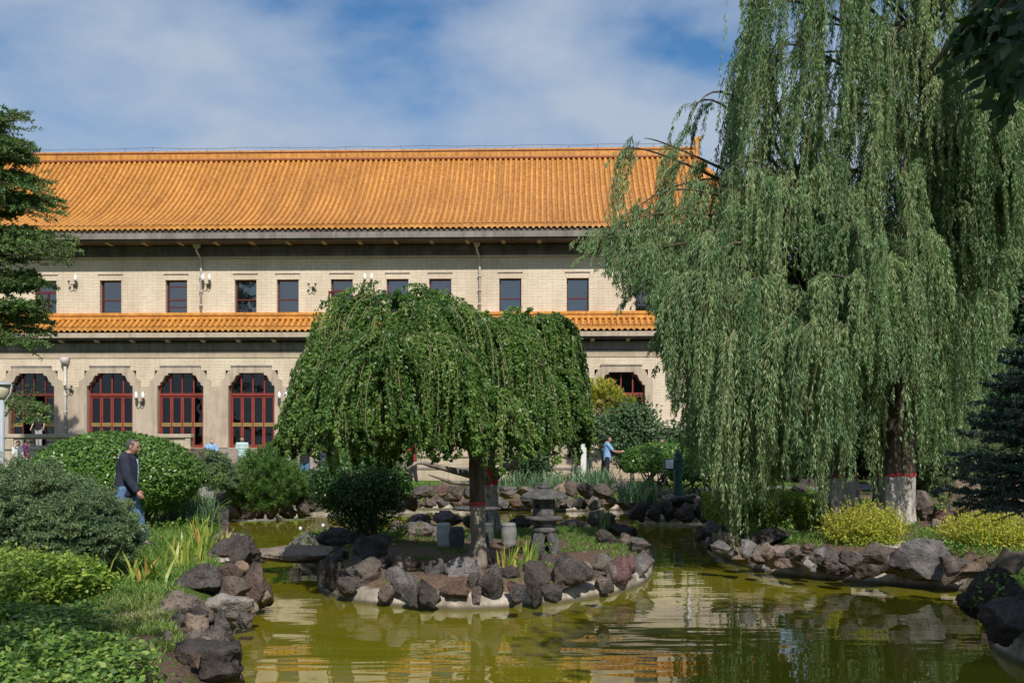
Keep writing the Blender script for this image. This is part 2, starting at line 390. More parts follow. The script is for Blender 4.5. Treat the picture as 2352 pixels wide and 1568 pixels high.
# ------------------------------------------------------------------ the pond, its island and the ground
def smooth_poly(pts, n=6):
    P = np.array(pts, float); k = len(P); out = []
    for i in range(k):
        p0, p1, p2, p3 = P[i-1], P[i], P[(i+1) % k], P[(i+2) % k]
        for j in range(n):
            t = j/n
            out.append(.5*((2*p1)+(-p0+p2)*t+(2*p0-5*p1+4*p2-p3)*t*t+(-p0+3*p1-3*p2+p3)*t**3))
    return np.array(out)
POND = smooth_poly([(-1.9,4.2),(-2.1,6.6),(-2.3,8.3),(-2.9,10.1),(-3.1,12.1),(-4.0,15.4),(-5.0,18.0),(-6.1,21.5),(-7.4,25.9),(-7.6,28.0),(-6.6,30.0),
    (-3.4,31.4),(1.2,30.3),(3.65,31.0),(3.5,28.0),(3.9,26.4),(5.7,26.4),(6.2,25.4),(5.7,24.0),(4.5,22.6),(3.95,20.6),(3.72,17.6),(3.82,15.6),(4.27,14.7),
    (4.86,14.2),(5.5,13.75),(6.0,13.2),(5.6,11.6),(4.75,9.9),(4.5,8.9),(4.5,7.0),(4.3,4.2),(1.2,3.6)])
ISLE = smooth_poly([(-2.57,13.4),(-1.99,12.4),(-.95,11.84),(-.35,11.8),(.27,12.1),(.93,12.6),(1.55,13.4),(1.98,14.5),(2.28,16.1),(2.55,18.3),
    (2.4,19.8),(1.5,20.3),(.4,20.1),(-.8,19.8),(-2.0,19.6),(-3.3,19.8),(-4.2,19.0),(-3.9,17.6),(-3.25,16.0),(-2.85,14.7)])
def inside(x, y, poly):
    c = np.zeros(x.shape, bool); n = len(poly)
    for i in range(n):
        (x1, y1), (x2, y2) = poly[i-1], poly[i]
        k = ((y1 > y) != (y2 > y)) & (x < (x2-x1)*(y-y1)/(y2-y1+1e-12)+x1)
        c ^= k
    return c
def dist(x, y, poly):
    d = np.full(x.shape, 1e9)
    for i in range(len(poly)):
        a, b = poly[i-1], poly[i]; e = b-a
        t = np.clip(((x-a[0])*e[0]+(y-a[1])*e[1])/(e@e+1e-12), 0, 1)
        d = np.minimum(d, (x-a[0]-t*e[0])**2+(y-a[1]-t*e[1])**2)
    return np.sqrt(d)
def sst(a, b, x): t = np.clip((x-a)/(b-a), 0, 1); return t*t*(3-2*t)
def wob(x, y): return .5*np.sin(x*1.3+1.1*np.sin(y*.9))+.3*np.sin(y*2.1+x*.7+2)+.2*np.sin(x*3.7-y*2.9)
def land(x, y):
    h = .40+.05*wob(x, y)
    far = sst(27.5, 32.5, y); h = h*(1-far)+far*(.66+.03*wob(x, y))
    h = h+sst(5.5, 7.5, x)*sst(12, 15, y)*.14
    h = h*(1-sst(34, 37, y))+.56*sst(34, 37, y)
    h = h*(1-sst(18, 30, np.abs(x)))+.5*sst(18, 30, np.abs(x))
    return h
def ground_z(x, y):
    return float(land(np.array([float(x)]), np.array([float(y)]))[0])
def bank(x, y):
    d = dist(x, y, POND); ins = inside(x, y, POND)
    di = dist(x, y, ISLE); isl = inside(x, y, ISLE)
    h = land(x, y)
    top = np.where(isl, .33+.035*wob(x*1.4, y*1.4), h)
    dd = np.where(isl, di, np.where(ins, -1, d))
    return np.where((ins & ~isl) | (dd < .1), -.6, np.where(dd < .5, .2+(top-.2)*np.clip((dd-.1)/.4, 0, 1), top))
ax = np.concatenate([[-1500, -400, -120, -60, -40, -28], np.arange(-20, -11, .6), np.arange(-11, 12, .13), np.arange(12, 21, .6), [28, 40, 60, 120, 400, 1500]])
ay = np.concatenate([[-1500, -300, -60, -20, -8, -3, 0, 2], np.arange(3, 33, .13), np.arange(33, 43, .6), [46, 60, 90, 150, 400, 2500]])
gx, gy = np.meshgrid(ax, ay); zz = bank(gx, gy)
V = np.stack([gx, gy, zz], -1).reshape(-1, 3); nx = len(ax); idx = np.arange(len(V)).reshape(gx.shape)
fq = np.stack([idx[:-1, :-1], idx[:-1, 1:], idx[1:, 1:], idx[1:, :-1]], -1).reshape(-1, 4)
cxm, cym = V[fq].mean(1)[:, 0], V[fq].mean(1)[:, 1]
# how grassy the soil is (a map of the place, not of its light): lawn 1, bare earth 0
ISL = inside(cxm, cym, ISLE)
turf = np.clip(.55+.5*wob(cxm*.8, cym*.8), 0, 1)
turf = np.where(cxm < -2.2, np.clip(turf+.25*(cym > 9.5)-.45*((cym < 9.3) & (cxm > -3.6)), 0, 1), turf)
turf = np.where(ISL, np.clip(.15+.35*wob(cxm*2.2, cym*1.7)+.75*sst(.9, 1.9, cxm)*sst(15.0, 17, cym)+.5*sst(17.2, 18.4, cym), 0, .85), turf)
turf = np.where((cxm > 5.3) & (cym < 18.5) & (cym > 12), np.clip(turf-.35, 0, 1), turf)
m, nt, b = nmat('soil_and_turf'); v = coords(nt)
at = N(nt, 'ShaderNodeAttribute', attribute_name='turf')
n1 = noisetex(nt, v, 2.2, 8, .7); n2 = noisetex(nt, v, 24, 6, .7)
soil = ramp(nt, n2, [(.3, (.085, .055, .04)), (.5, (.16, .105, .075)), (.7, (.25, .18, .13))])
gr = ramp(nt, n2, [(.3, (.05, .085, .015)), (.5, (.09, .15, .028)), (.72, (.16, .20, .05))])
k = N(nt, 'ShaderNodeMath', operation='ADD'); nt.links.new(at.outputs['Fac'], k.inputs[0]); nt.links.new(n1, k.inputs[1])
nt.links.new(mixc(nt, ramp(nt, k.outputs[0], [(.78, (0, 0, 0)), (1.05, (1, 1, 1))]), soil, gr), b.inputs['Base Color'])
b.inputs['Roughness'].default_value = .95; b.inputs['Specular IOR Level'].default_value = .1
bump(nt, b, n2, .8, .04)
tag(link('ground', np_mesh('ground', V, fq, turf, True, 'turf'), m), kind='structure')

def watermat():
    m, nt, b = nmat('green_pond_water')
    v = coords(nt)
    n0 = noisetex(nt, v, .35, 4, .5)
    c = ramp(nt, n0, [(.3, (.132, .120, .006)), (.7, (.185, .160, .011))])
    nt.links.new(c, b.inputs['Base Color']); b.inputs['Roughness'].default_value = .015
    b.inputs['IOR'].default_value = 1.33; b.inputs['Specular IOR Level'].default_value = .75
    va = coords(nt, (.45, 1.0, 1)); w1 = noisetex(nt, va, 1.25, 1, .4)
    vb = coords(nt, (.8, 3.0, 1)); w2 = noisetex(nt, vb, 1.9, 1, .4)
    calm = ramp(nt, noisetex(nt, coords(nt, (.5, .8, 1)), .55, 2, .5), [(.4, (.12, .12, .12)), (.62, (1, 1, 1))])
    m2 = N(nt, 'ShaderNodeMath', operation='MULTIPLY'); nt.links.new(w2, m2.inputs[0]); nt.links.new(calm, m2.inputs[1])
    m3 = N(nt, 'ShaderNodeMath', operation='MULTIPLY'); m3.inputs[1].default_value = .42; nt.links.new(m2.outputs[0], m3.inputs[0])
    h = N(nt, 'ShaderNodeMath', operation='ADD'); nt.links.new(w1, h.inputs[0]); nt.links.new(m3.outputs[0], h.inputs[1])
    bump(nt, b, h.outputs[0], .17, .06)
    return m
M['water'] = watermat()
wx = MB(); wx.add([(-9, 3, 0), (8, 3, 0), (8, 33, 0), (-9, 33, 0)], [(0, 1, 2, 3)])
tag(wx.build('pond_water', M['water']), kind='structure')

def kerb(name, poly, inward, label, hgt=.2):
    """the concrete rim: a slightly battered face at the water and a rough top running back under the rocks"""
    n = len(poly); dens = []
    for i in range(n):
        a, b = poly[i], poly[(i+1) % n]; k = max(1, int(np.linalg.norm(b-a)/.09))
        dens += [a+(b-a)*j/k for j in range(k)]
    P = np.array(dens); n = len(P)
    t = np.roll(P, -1, 0)-np.roll(P, 1, 0); t = unit(t); nr = np.stack([-t[:, 1], t[:, 0]], 1)
    test = P+nr*.05
    sgn = np.where(inside(test[:, 0], test[:, 1], poly) == inward, 1., -1.)[:, None]
    nr = nr*np.sign(np.median(sgn))
    s = np.arange(n)
    j = .5*np.sin(s*.31)+.5*np.sin(s*.117+1)+.4*np.sin(s*.83+2)
    rings = []
    for off, z, jz in ((-.05, -.35, 0), (-.02, .0, 0), (.015, .07, .004), (.05, hgt-.03, .02), (.10, hgt+.01, .025), (.30, hgt+.06, .03), (.62, hgt+.02, .03), (.66, -.2, 0)):
        q = P+nr*(off+.018*j[:, None]*(z > 0)+.012*R.normal(size=(n, 1))*(z > 0))
        rings.append(np.concatenate([q, (z+jz*j+.35*jz*R.normal(size=n))[:, None]], 1))
    V = np.stack(rings, 1).reshape(-1, 3); r = len(rings)
    I = np.arange(n*r).reshape(n, r); J = np.roll(I, -1, 0)
    f = np.stack([I[:, :-1], J[:, :-1], J[:, 1:], I[:, 1:]], -1).reshape(-1, 4)
    return tag(link(name, np_mesh(name, V, f, smooth=True), M['kerb']), label, 'kerb')
kerb('pond_kerb', POND, False, 'stained concrete rim running round the outer shore of the pond')
kerb('island_kerb', ISLE, True, 'pale stained concrete rim around the rocky island', .16)

# ------------------------------------------------------------------ rocks, every one its own stone
def rock_mesh(sx, sy, sz, seed, cuts=12, rough=.19):
    bm = bmesh.new(); bmesh.ops.create_icosphere(bm, subdivisions=5 if sx > .5 else 4, radius=1)
    v = np.array([q.co[:] for q in bm.verts]); rg = np.random.default_rng(seed)
    for _ in range(cuts):
        d = unit(rg.normal(size=3)); c = rg.uniform(.36, .80)
        e = v@d-c; v -= np.maximum(e, 0)[:, None]*d*.93
    off = rg.random(3)*50
    out = []
    for p in v:
        q = Vector(p)*1.5+Vector(off)
        a = mnoise.fractal(q, 1.0, 2.0, 5); c = mnoise.fractal(q*3.1, .9, 2.1, 3)
        out.append(1+rough*a*1.3+rough*.5*c)
    v = v*np.array(out)[:, None]
    v = v-(v.max(0)+v.min(0))/2; v = v/(v.max(0)-v.min(0))
    v = v*np.array([sx, sy, sz]); v[:, 2] += sz/2
    for q, p in zip(bm.verts, v): q.co = p
    me = bpy.data.meshes.new('rock'); bm.to_mesh(me); bm.free()
    me.polygons.foreach_set('use_smooth', [True]*len(me.polygons))
    return me
COL = {'dark': ((.095, .084, .077), 'dark'), 'grey': ((.18, .168, .16), 'grey'), 'brown': ((.155, .13, .11), 'brown'), 'red': ((.17, .10, .095), 'reddish'),
       'tan': ((.25, .195, .15), 'tan'), 'rust': ((.15, .105, .085), 'rusty brown'), 'pale': ((.30, .285, .26), 'pale grey'), 'black': ((.092, .08, .073), 'blackish'), 'pink': ((.26, .205, .185), 'pinkish')}
ORD = ['first', 'second', 'third', 'fourth', 'fifth', 'sixth', 'seventh', 'eighth', 'ninth', 'tenth', 'eleventh', 'twelfth', 'thirteenth', 'fourteenth',
       'fifteenth', 'sixteenth', 'seventeenth', 'eighteenth', 'nineteenth', 'twentieth', 'twenty-first', 'twenty-second', 'twenty-third', 'twenty-fourth', 'twenty-fifth', 'twenty-sixth']
rock_n = [0]
def rock(x0, x1, y0, y1, col, label, group, zb=None, Y=None, dep=.9, cuts=12, sink=.07):
    """a stone that fills the box x0..x1, y0..y1 of the photo grid, resting at height zb (or at distance Y)"""
    rock_n[0] += 1; sd = rock_n[0]*13+5
    if Y is None:
        Y = F*(H-zb)/(y1-HY)
    w = (x1-x0)*Y/F; h = (y1-y0)*Y/F
    c = D((x0+x1)/2, y1, Y)
    dy = max(w*dep, h*.7); rz = random.uniform(-.35, .35)
    me = rock_mesh(w*1.10, dy*1.05, h*1.06+sink, sd, cuts)
    o = link('rock', me, M['rock'], loc=(c.x, c.y+dy*.5, c.z-sink))
    o.rotation_euler = (0, 0, rz)
    cc, k = COL[col], random.uniform(.75, 1.1)
    o.color = (cc[0][0]*k, cc[0][1]*k, cc[0][2]*k, 1)
    return tag(o, label, 'rock', group)
def size_word(w): return 'small' if w < 38 else 'large' if w > 95 else 'mid-sized'
def rock_row(rows, where, group, lead, kinds=None):
    for i, r in enumerate(rows):
        x0, x1, y0, y1, col, zb = r[:6]
        lab = f"{size_word(x1-x0)} {COL[col][1]} {(r[6]+' ') if len(r) > 6 else ''}rock {where}, {ORD[i]} {lead}"
        rock(x0, x1, y0, y1, col, lab, group, zb)
g1 = 'rocks along the front rim of the island'
rock_row([(726,754,1288,1331,'brown',.2),(738,785,1288,1350,'dark',.12,'upright'),(789,871,1284,1356,'brown',.13,'faceted'),(887,961,1303,1372,'grey',.12,'pitted'),
    (887,944,1262,1316,'tan',.3,'pitted'),(957,1010,1332,1388,'black',.1,'blocky'),(975,1024,1286,1326,'dark',.28),(1010,1080,1336,1376,'rust',.13,'flat'),
    (1022,1108,1282,1342,'grey',.22,'pointed'),(1098,1154,1299,1377,'dark',.12,'upright'),(1152,1197,1301,1338,'black',.24),(1166,1207,1336,1374,'red',.13),
    (1207,1268,1293,1383,'dark',.1,'tall'),(1266,1385,1278,1364,'dark',.12,'broad'),(1320,1362,1292,1317,'tan',.3,'flat'),(1363,1405,1280,1309,'brown',.28),
    (1393,1418,1293,1329,'pink',.2),(1402,1450,1278,1334,'red',.16,'slanted'),(1426,1466,1274,1320,'red',.2),(772,818,1326,1366,'dark',.11),(866,904,1336,1376,'brown',.1),(928,966,1342,1384,'dark',.1),(1082,1106,1342,1380,'brown',.1),(1384,1412,1318,1352,'dark',.12)],
    "on the island's front rim", g1, 'from the bridge')
g2 = 'rocks along the right and back rim of the island'
rock_row([(1449,1502,1268,1318,'grey',.14),(1445,1506,1236,1278,'grey',.2,'blocky'),(1372,1424,1219,1254,'dark',.3),(1418,1466,1226,1256,'brown',.28),(1396,1464,1205,1240,'dark',.28),
    (1352,1416,1176,1212,'brown',.3,'blocky'),(1280,1345,1196,1213,'black',.32,'low'),(1168,1221,1184,1212,'black',.3),(1062,1086,1184,1206,'black',.3),(994,1064,1176,1208,'black',.28,'broad'),
    (935,990,1182,1207,'black',.3),(918,1006,1200,1240,'grey',.3,'long'),(884,926,1196,1226,'brown',.3)],
    "on the island's far side", g2, 'counted from the right tip')
g3 = 'rocks at the island end of the bridge'
for r in [(656,734,1227,1264,'grey',.18,'low grey rock at the water beside the far end of the bridge'),(724,818,1215,1262,'black',.3,'flat topped blackish rock behind the stone bridge, under the round bush'),
          (805,893,1233,1292,'black',.3,'pointed blackish rock between the stone bridge and the round bush'),(735,800,1255,1300,'dark',.2,'dark rock wedged under the island end of the stone bridge'),
          (860,900,1280,1316,'black',.28,'small blackish rock between the bridge end and the pitted tan rock')]:
    rock(*r[:5], r[6], g3, r[5])
g4 = 'rocks along the left bank'
rock_row([(372,548,1488,1580,'black',.15,'domed'),(412,470,1448,1520,'brown',.25),(465,513,1442,1494,'brown',.15),(410,470,1410,1456,'tan',.28),(455,526,1403,1465,'dark',.12,'slanted'),
    (469,569,1368,1424,'pale',.2,'pitted'),(357,475,1364,1424,'brown',.34,'broad'),(492,565,1328,1395,'brown',.2),(537,611,1301,1396,'rust',.1,'tall'),(391,494,1300,1368,'dark',.34,'rounded'),
    (478,545,1299,1344,'rust',.32),(463,588,1235,1306,'black',.3,'broad'),(505,560,1225,1262,'dark',.3),(494,526,1196,1240,'dark',.2),(486,520,1168,1206,'dark',.3),
    (515,558,1160,1184,'pale',.1,'low'),(404,470,1158,1184,'brown',.42),(376,416,1176,1196,'brown',.42,'flat'),(453,490,1112,1146,'pale',.5),(490,522,1122,1158,'brown',.42),(514,548,1138,1168,'brown',.2)],
    'on the left bank', g4, 'from the near corner')
rock(430, 458, 1500, 1516, 'rust', 'small orange brown stone lying on the left bank soil', g4, .36)
g5 = 'rocks along the right bank'
rock_row([(2240,2372,1306,1440,'black',.2,'huge'),(2280,2390,1385,1482,'black',.2,'bulky'),(2285,2372,1262,1312,'brown',.5),(2256,2294,1303,1335,'red',.3),(2179,2259,1278,1337,'brown',.18),
    (2070,2197,1241,1331,'grey',.16,'craggy'),(1962,2081,1254,1330,'brown',.16,'broad'),(1880,1970,1256,1312,'dark',.17,'rounded'),(1848,1882,1280,1308,'pale',.2),(1817,1884,1260,1300,'brown',.22),
    (1765,1841,1254,1301,'pink',.2,'smooth'),(1737,1821,1217,1258,'dark',.34,'broad'),(1728,1778,1248,1290,'brown',.2),(1685,1735,1254,1290,'tan',.2),(1714,1742,1230,1254,'brown',.35),
    (1650,1720,1224,1268,'tan',.22,'pitted'),(1620,1672,1228,1262,'dark',.15),(1618,1676,1200,1240,'grey',.2),(1600,1626,1209,1237,'rust',.1)],
    'on the right bank', g5, 'from the near right corner')
rock(1846, 1876, 1248, 1262, 'rust', 'flat orange red brick lying on the right bank rocks', g5, .55)
rock(1962, 1982, 1265, 1280, 'tan', 'small smooth orange tan pebble between two right bank rocks', g5, .45)
# smaller stones wedged in behind the rim
g8 = 'small filler stones behind the island rim'
rg = random.Random(31)
for i, (x0, y0) in enumerate(((770,1318),(845,1330),(872,1322),(915,1310),(968,1318),(1062,1322),(1086,1344),(1130,1300),(1160,1330),(1200,1322),(1262,1300),(1290,1288),(1345,1284),(1385,1300),(1430,1312),(820,1300),(1005,1310),(1190,1372),(1265,1372),(1385,1352))):
    w = rg.uniform(30, 50); c = rg.choice(['dark', 'brown', 'dark', 'grey', 'black'])
    rock(x0-w/2, x0+w/2, y0-rg.uniform(18, 30), y0+4, c, f'small {COL[c][1]} filler stone behind the island rim rocks, {ORD[i]} from the bridge', g8, .24)
g9 = 'small filler stones along the right bank'
for i, x0 in enumerate((1668, 1722, 1770, 1830, 1885, 1962, 2072, 2186, 2240)):
    w = rg.uniform(34, 56); c = rg.choice(['dark', 'brown', 'grey', 'tan']); y0 = 1262+(x0-1668)*.085
    rock(x0-w/2, x0+w/2, y0-rg.uniform(16, 30), y0+6, c, f'small {COL[c][1]} filler stone behind the right bank rocks, {ORD[i]} from the left', g9, .4)
g10 = 'small filler stones along the left bank'
for i, (x0, y0) in enumerate(((600,1372),(575,1402),(560,1428),(520,1412),(448,1412),(400,1432),(380,1470),(430,1470),(470,1480),(540,1320),(470,1318),(500,1240),(520,1252),(555,1310),(505,1482))):
    w = rg.uniform(24, 44); c = rg.choice(['dark', 'brown', 'grey', 'brown', 'tan'])
    rock(x0-w/2, x0+w/2, y0-rg.uniform(16, 26), y0+3, c, f'small {COL[c][1]} filler stone among the left bank rocks, {ORD[i]} from the tall rusty one', g10, .2 if i < 4 else .38)
# the far shore: two courses of stones in front of the terrace
g6 = 'rocks along the far shore'
kk = ['brown', 'dark', 'brown', 'grey', 'tan', 'brown', 'rust', 'dark']
def course(xa, xb, ya, yb, zb, where, lead, wmin, wmax, sd, cols=kk):
    rg = random.Random(sd); x = xa; i = 0
    while x < xb:
        w = rg.uniform(wmin, wmax); t = ya+rg.uniform(-8, 8); c = rg.choice(cols)
        rock(x, x+w, t, yb+rg.uniform(-1, 3), c, f"{COL[c][1]} rock in the {where}, {ORD[i]} {lead}", g6, zb); x += w*rg.uniform(.84, .98); i += 1
course(520, 695, 1150, 1188, .1, 'lower far-shore row under the pine', 'from its left', 26, 46, 21)
course(545, 700, 1122, 1152, .45, 'upper far-shore row behind the pine', 'from its left', 26, 46, 22)
course(690, 925, 1142, 1170, .14, 'lower far-shore row behind the round shrub', 'from its left', 24, 50, 3)
course(700, 925, 1120, 1146, .5, 'upper far-shore row behind the round shrub', 'from its left', 26, 52, 4)
course(925, 1290, 1136, 1164, .14, 'lower far-shore row behind the lantern', 'from its left', 26, 58, 5)
course(930, 1280, 1112, 1141, .5, 'upper far-shore row behind the lantern', 'from its left', 26, 56, 6)
course(1290, 1446, 1136, 1166, .14, 'lower far-shore row by the man in blue', 'from its left', 28, 50, 8)
course(1290, 1440, 1108, 1142, .5, 'upper far-shore row by the man in blue', 'from its left', 28, 54, 9)
rock(1020, 1062, 1108, 1148, 'brown', 'upright blocky brown rock standing on the far shore wall', g6, .6)
course(1446, 1690, 1152, 1194, .12, 'foot of the dark point', 'from its left', 30, 58, 11, ['dark', 'black', 'rust', 'dark'])
course(1470, 1640, 1136, 1164, .35, 'top of the dark point', 'from its left', 34, 60, 12, ['dark', 'black', 'brown'])
rock(1486, 1530, 1118, 1146, 'tan', 'tan rock on the rocky point beside the walking legs', g6, .55)
rock(1540, 1600, 1138, 1160, 'dark', 'dark rock at the foot of the green sign post', g6, .5)
# the rockery behind the willows
g7 = 'rocks of the rockery behind the willows'
rock_row([(2090,2145,1060,1190,'dark',.5,'tall'),(2120,2178,1020,1110,'brown',.9,'upright'),(2105,2165,1130,1205,'brown',.5),(2160,2210,1075,1160,'dark',.6),(2185,2270,1105,1212,'tan',.5,'craggy'),
    (2150,2198,1168,1215,'red',.48,'rounded'),(2140,2166,1192,1222,'pink',.46),(2250,2330,1100,1200,'brown',.5,'craggy'),(2310,2380,1090,1205,'tan',.5,'broad'),(2200,2260,1040,1120,'brown',.8,'blocky'),
    (2270,2350,1030,1115,'dark',.9,'blocky'),(1850,1905,1098,1135,'dark',.5),(1905,1960,1110,1150,'black',.5),(1820,1860,1112,1140,'black',.5)],
    'in the rockery beyond the willows', g7, 'from the trunks')
# ------------------------------------------------------------------ the long tiled building behind the garden
TH = -.03; Y0 = 45.0
ct, st = math.cos(TH), math.sin(TH)
def bx(px, d=0.0):
    u = (px-CX)/F; t = (d+Y0*ct)/(ct-u*st)
    return u*t*ct+(t-Y0)*st
def bz(py, d=0.0, px=600):
    u = (px-CX)/F; t = (d+Y0*ct)/(ct-u*st)
    return H-(py-HY)*t/F
BLD = empty('palace_building', (0, Y0, 0), 'long cream brick building with amber tiled roofs and dark red doors', 'building', rz=TH)
XL, XR = bx(-260), bx(1790)
def part(mb, name, m, smooth=False, parent=None, bevel=0): return mb.build(name, M[m], parent or BLD, smooth, bevel=bevel)

DOORS = [73, 253, 415, 578, 741, 904, 1068, 1232, 1427]
WINS = [105, 254, 405, 564, 661, 785, 913, 1011, 1172, 1327, 1485]
def wall_grid(mb, x0, x1, z0, z1, holes, y, thick=.4):
    """front face with rectangular holes and their reveals"""
    xs = sorted({x0, x1, *[h[0] for h in holes], *[h[1] for h in holes]}); zs = sorted({z0, z1, *[h[2] for h in holes], *[h[3] for h in holes]})
    for a, b_ in zip(xs, xs[1:]):
        for c, d_ in zip(zs, zs[1:]):
            mx, mz = (a+b_)/2, (c+d_)/2
            if any(h[0] < mx < h[1] and h[2] < mz < h[3] for h in holes): continue
            mb.add([(a, y, c), (b_, y, c), (b_, y, d_), (a, y, d_)], [(0, 1, 2, 3)])
    for a, b_, c, d_ in holes:
        t = y+thick
        mb.add([(a, y, c), (a, t, c), (a, t, d_), (a, y, d_)], [(0, 1, 2, 3)]); mb.add([(b_, y, c), (b_, y, d_), (b_, t, d_), (b_, t, c)], [(0, 1, 2, 3)])
        mb.add([(a, y, d_), (a, t, d_), (b_, t, d_), (b_, y, d_)], [(0, 1, 2, 3)]); mb.add([(a, y, c), (b_, y, c), (b_, t, c), (a, t, c)], [(0, 1, 2, 3)])
ZF = bz(1028)                       # floor of the ground storey
dw = 54*Y0/F                        # half width of a doorway
# ground storey wall
doors = [(bx(p)-dw-.14, bx(p)+dw+.14, ZF, bz(850)) for p in DOORS]
w = MB(); wall_grid(w, XL, XR, ZF-.02, bz(812), doors, 0.0, .5); part(w, 'lower_wall', 'brick')
# upper storey wall, a little set back
UD = .28
ww = 25.5*Y0/F
wins = [(bx(p, UD)-ww, bx(p, UD)+ww, bz(717, UD)-.1, bz(642, UD)) for p in WINS]
w = MB(); wall_grid(w, XL, XR, bz(733, UD), bz(580, UD), wins, UD, .42); part(w, 'upper_wall', 'brick')
e = MB(); e.add([(XR, 0, ZF-1), (XR, 12, ZF-1), (XR, 12, bz(540)), (XR, 0, bz(540))], [(0, 1, 2, 3)])
e.add([(XR, 12.4, ZF-1), (XL, 12.4, ZF-1), (XL, 12.4, bz(540)), (XR, 12.4, bz(540))], [(0, 1, 2, 3)]); part(e, 'end_wall', 'brick')
# bands of stone under the eaves; the dark ones have eave shade coloured in
def band(name, m, y0, y1, d0, d1, xl=XL, xr=XR):
    part(MB().box(xl, xr, d0, d1, bz(y1, d0), bz(y0, d0)), name, m)
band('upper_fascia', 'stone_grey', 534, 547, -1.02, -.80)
band('upper_fascia_lip', 'stone_dark', 548, 552, -.93, -.78)  # dark strip standing for the shadow line under the fascia
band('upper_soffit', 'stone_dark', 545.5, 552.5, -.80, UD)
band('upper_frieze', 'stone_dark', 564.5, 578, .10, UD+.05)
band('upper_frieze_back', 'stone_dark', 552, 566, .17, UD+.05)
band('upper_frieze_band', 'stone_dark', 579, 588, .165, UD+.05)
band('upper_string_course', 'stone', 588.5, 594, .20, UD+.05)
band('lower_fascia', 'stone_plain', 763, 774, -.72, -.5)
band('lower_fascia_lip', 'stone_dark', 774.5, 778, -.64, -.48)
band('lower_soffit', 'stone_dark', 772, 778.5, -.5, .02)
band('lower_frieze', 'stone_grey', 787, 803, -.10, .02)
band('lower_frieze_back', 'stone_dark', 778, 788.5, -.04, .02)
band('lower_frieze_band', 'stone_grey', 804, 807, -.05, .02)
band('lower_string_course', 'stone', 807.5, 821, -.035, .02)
# brackets
def bracket(d0, d1, z0, z1, wd=.17):
    mb = MB(); prof = [(d1, z1), (d0, z1), (d0-.0, z1-.06), (d0+.06, (z0+z1)/2-.02), (d0+.2, z0+.02), (d1, z0)]
    mb.prism(prof, -wd/2, wd/2, 'x'); return mb
me = bracket(-.72, .2, bz(563), bz(552)).mesh('bracket'); me2 = bracket(-.47, .0, bz(787), bz(778)).mesh('bracket')
for k in range(22):
    x = bx(85+82.4*k, -.3)
    if x < XR: link('bracket', me, M['stone'], BLD, (x, 0, 0))
    x = bx(143+81.2*k, -.2)
    if x < XR: link('bracket', me2, M['stone'], BLD, (x, 0, 0))

# ---- glazed tile roofs
def roof_profile(y0, z0, y1, z1, a, n):
    s = np.linspace(0, 1, n); return y0+(y1-y0)*s, z0+(z1-z0)*(a*s+(1-a)*s*s)
def tiled(name, y0, z0, y1, z1, a, n, x0, x1, pitch, r, hip=None, rows=40):
    ys, zs = roof_profile(y0, z0, y1, z1, a, n)
    mb = MB(); cap = MB()
    x = x0; cnt = 0
    px = np.array([[math.cos(q), math.sin(q)] for q in np.linspace(math.pi*1.0, 0, 7)])
    while x < x1:
        smax = 1.0
        if hip and x > hip[0]: smax = max(0.03, 1-(x-hip[0])/(hip[1]-hip[0]))
        m = max(2, int(round(n*smax))); sag = random.uniform(-.012, .012)
        pv = []
        for j in range(m):
            k = min(j+1, m-1); i = max(j-1, 0)
            ty, tz = ys[k]-ys[i], zs[k]-zs[i]; l = math.hypot(ty, tz); ny, nz = -tz/l, ty/l
            rr = r*(1.0+.05*((j % 2) == 0)); wig = sag*math.sin(j*.5+x)
            for c, sn in px: pv.append((x+wig+c*rr, ys[j]+ny*(sn*rr*1.15+.035), zs[j]+nz*(sn*rr*1.15+.035)))
        mb.add(pv, [(j*7+q, j*7+q+1, (j+1)*7+q+1, (j+1)*7+q) for j in range(m-1) for q in range(6)])
        # round end tile and the pointed drip tile between the rolls
        cy, cz = y0-.015, z0+.02
        cap.add([(x+1.08*r*math.cos(q), cy, cz+1.08*r*math.sin(q)) for q in np.linspace(0, 2*math.pi, 13)[:-1]], [tuple(range(11, -1, -1))])
        hx = x+pitch/2; pw = pitch*.36
        cap.add([(hx-pw, y0-.03, z0+.01), (hx-pw*.9, y0-.035, z0-.07), (hx-pw*.35, y0-.04, z0-.125), (hx, y0-.045, z0-.16), (hx+pw*.35, y0-.04, z0-.125), (hx+pw*.9, y0-.035, z0-.07), (hx+pw, y0-.03, z0+.01)],
                [(0, 1, 2, 3, 4, 5, 6)])
        x += pitch; cnt += 1
    # pan tiles: a stepped sheet under the rolls
    ps = MB(); s = np.linspace(0, 1, rows+1)
    def yz(t): return y0+(y1-y0)*t, z0+(z1-z0)*(a*t+(1-a)*t*t)
    for j in range(rows):
        (ya, za), (yb, zb) = yz(s[j]), yz(s[j+1])
        xe = x1 if not hip else min(x1, hip[1]-(hip[1]-hip[0])*s[j+1])
        ps.add([(x0-.2, ya, za+.035), (xe, ya, za+.035), (xe, yb, zb+.0), (x0-.2, yb, zb+.0)], [(0, 1, 2, 3)])
        ps.add([(x0-.2, ya, za-.01), (xe, ya, za-.01), (xe, ya, za+.035), (x0-.2, ya, za+.035)], [(0, 1, 2, 3)])
    o = part(mb, name, 'tile', True)
    part(ps, 'pan_tile_bed', 'tile_pan', parent=o); part(cap, 'eave_end_tiles', 'tile', parent=o)
    return o
E0 = -1.0; ZE = bz(529, E0)+.16; D1 = 5.2; ZR = bz(372, D1)
xh0, xh1 = bx(1592, D1), bx(1840, E0)
tiled('main_roof', E0, ZE, D1, ZR, .52, 26, XL, xh1-.2, .2625, .08, (xh0, xh1))
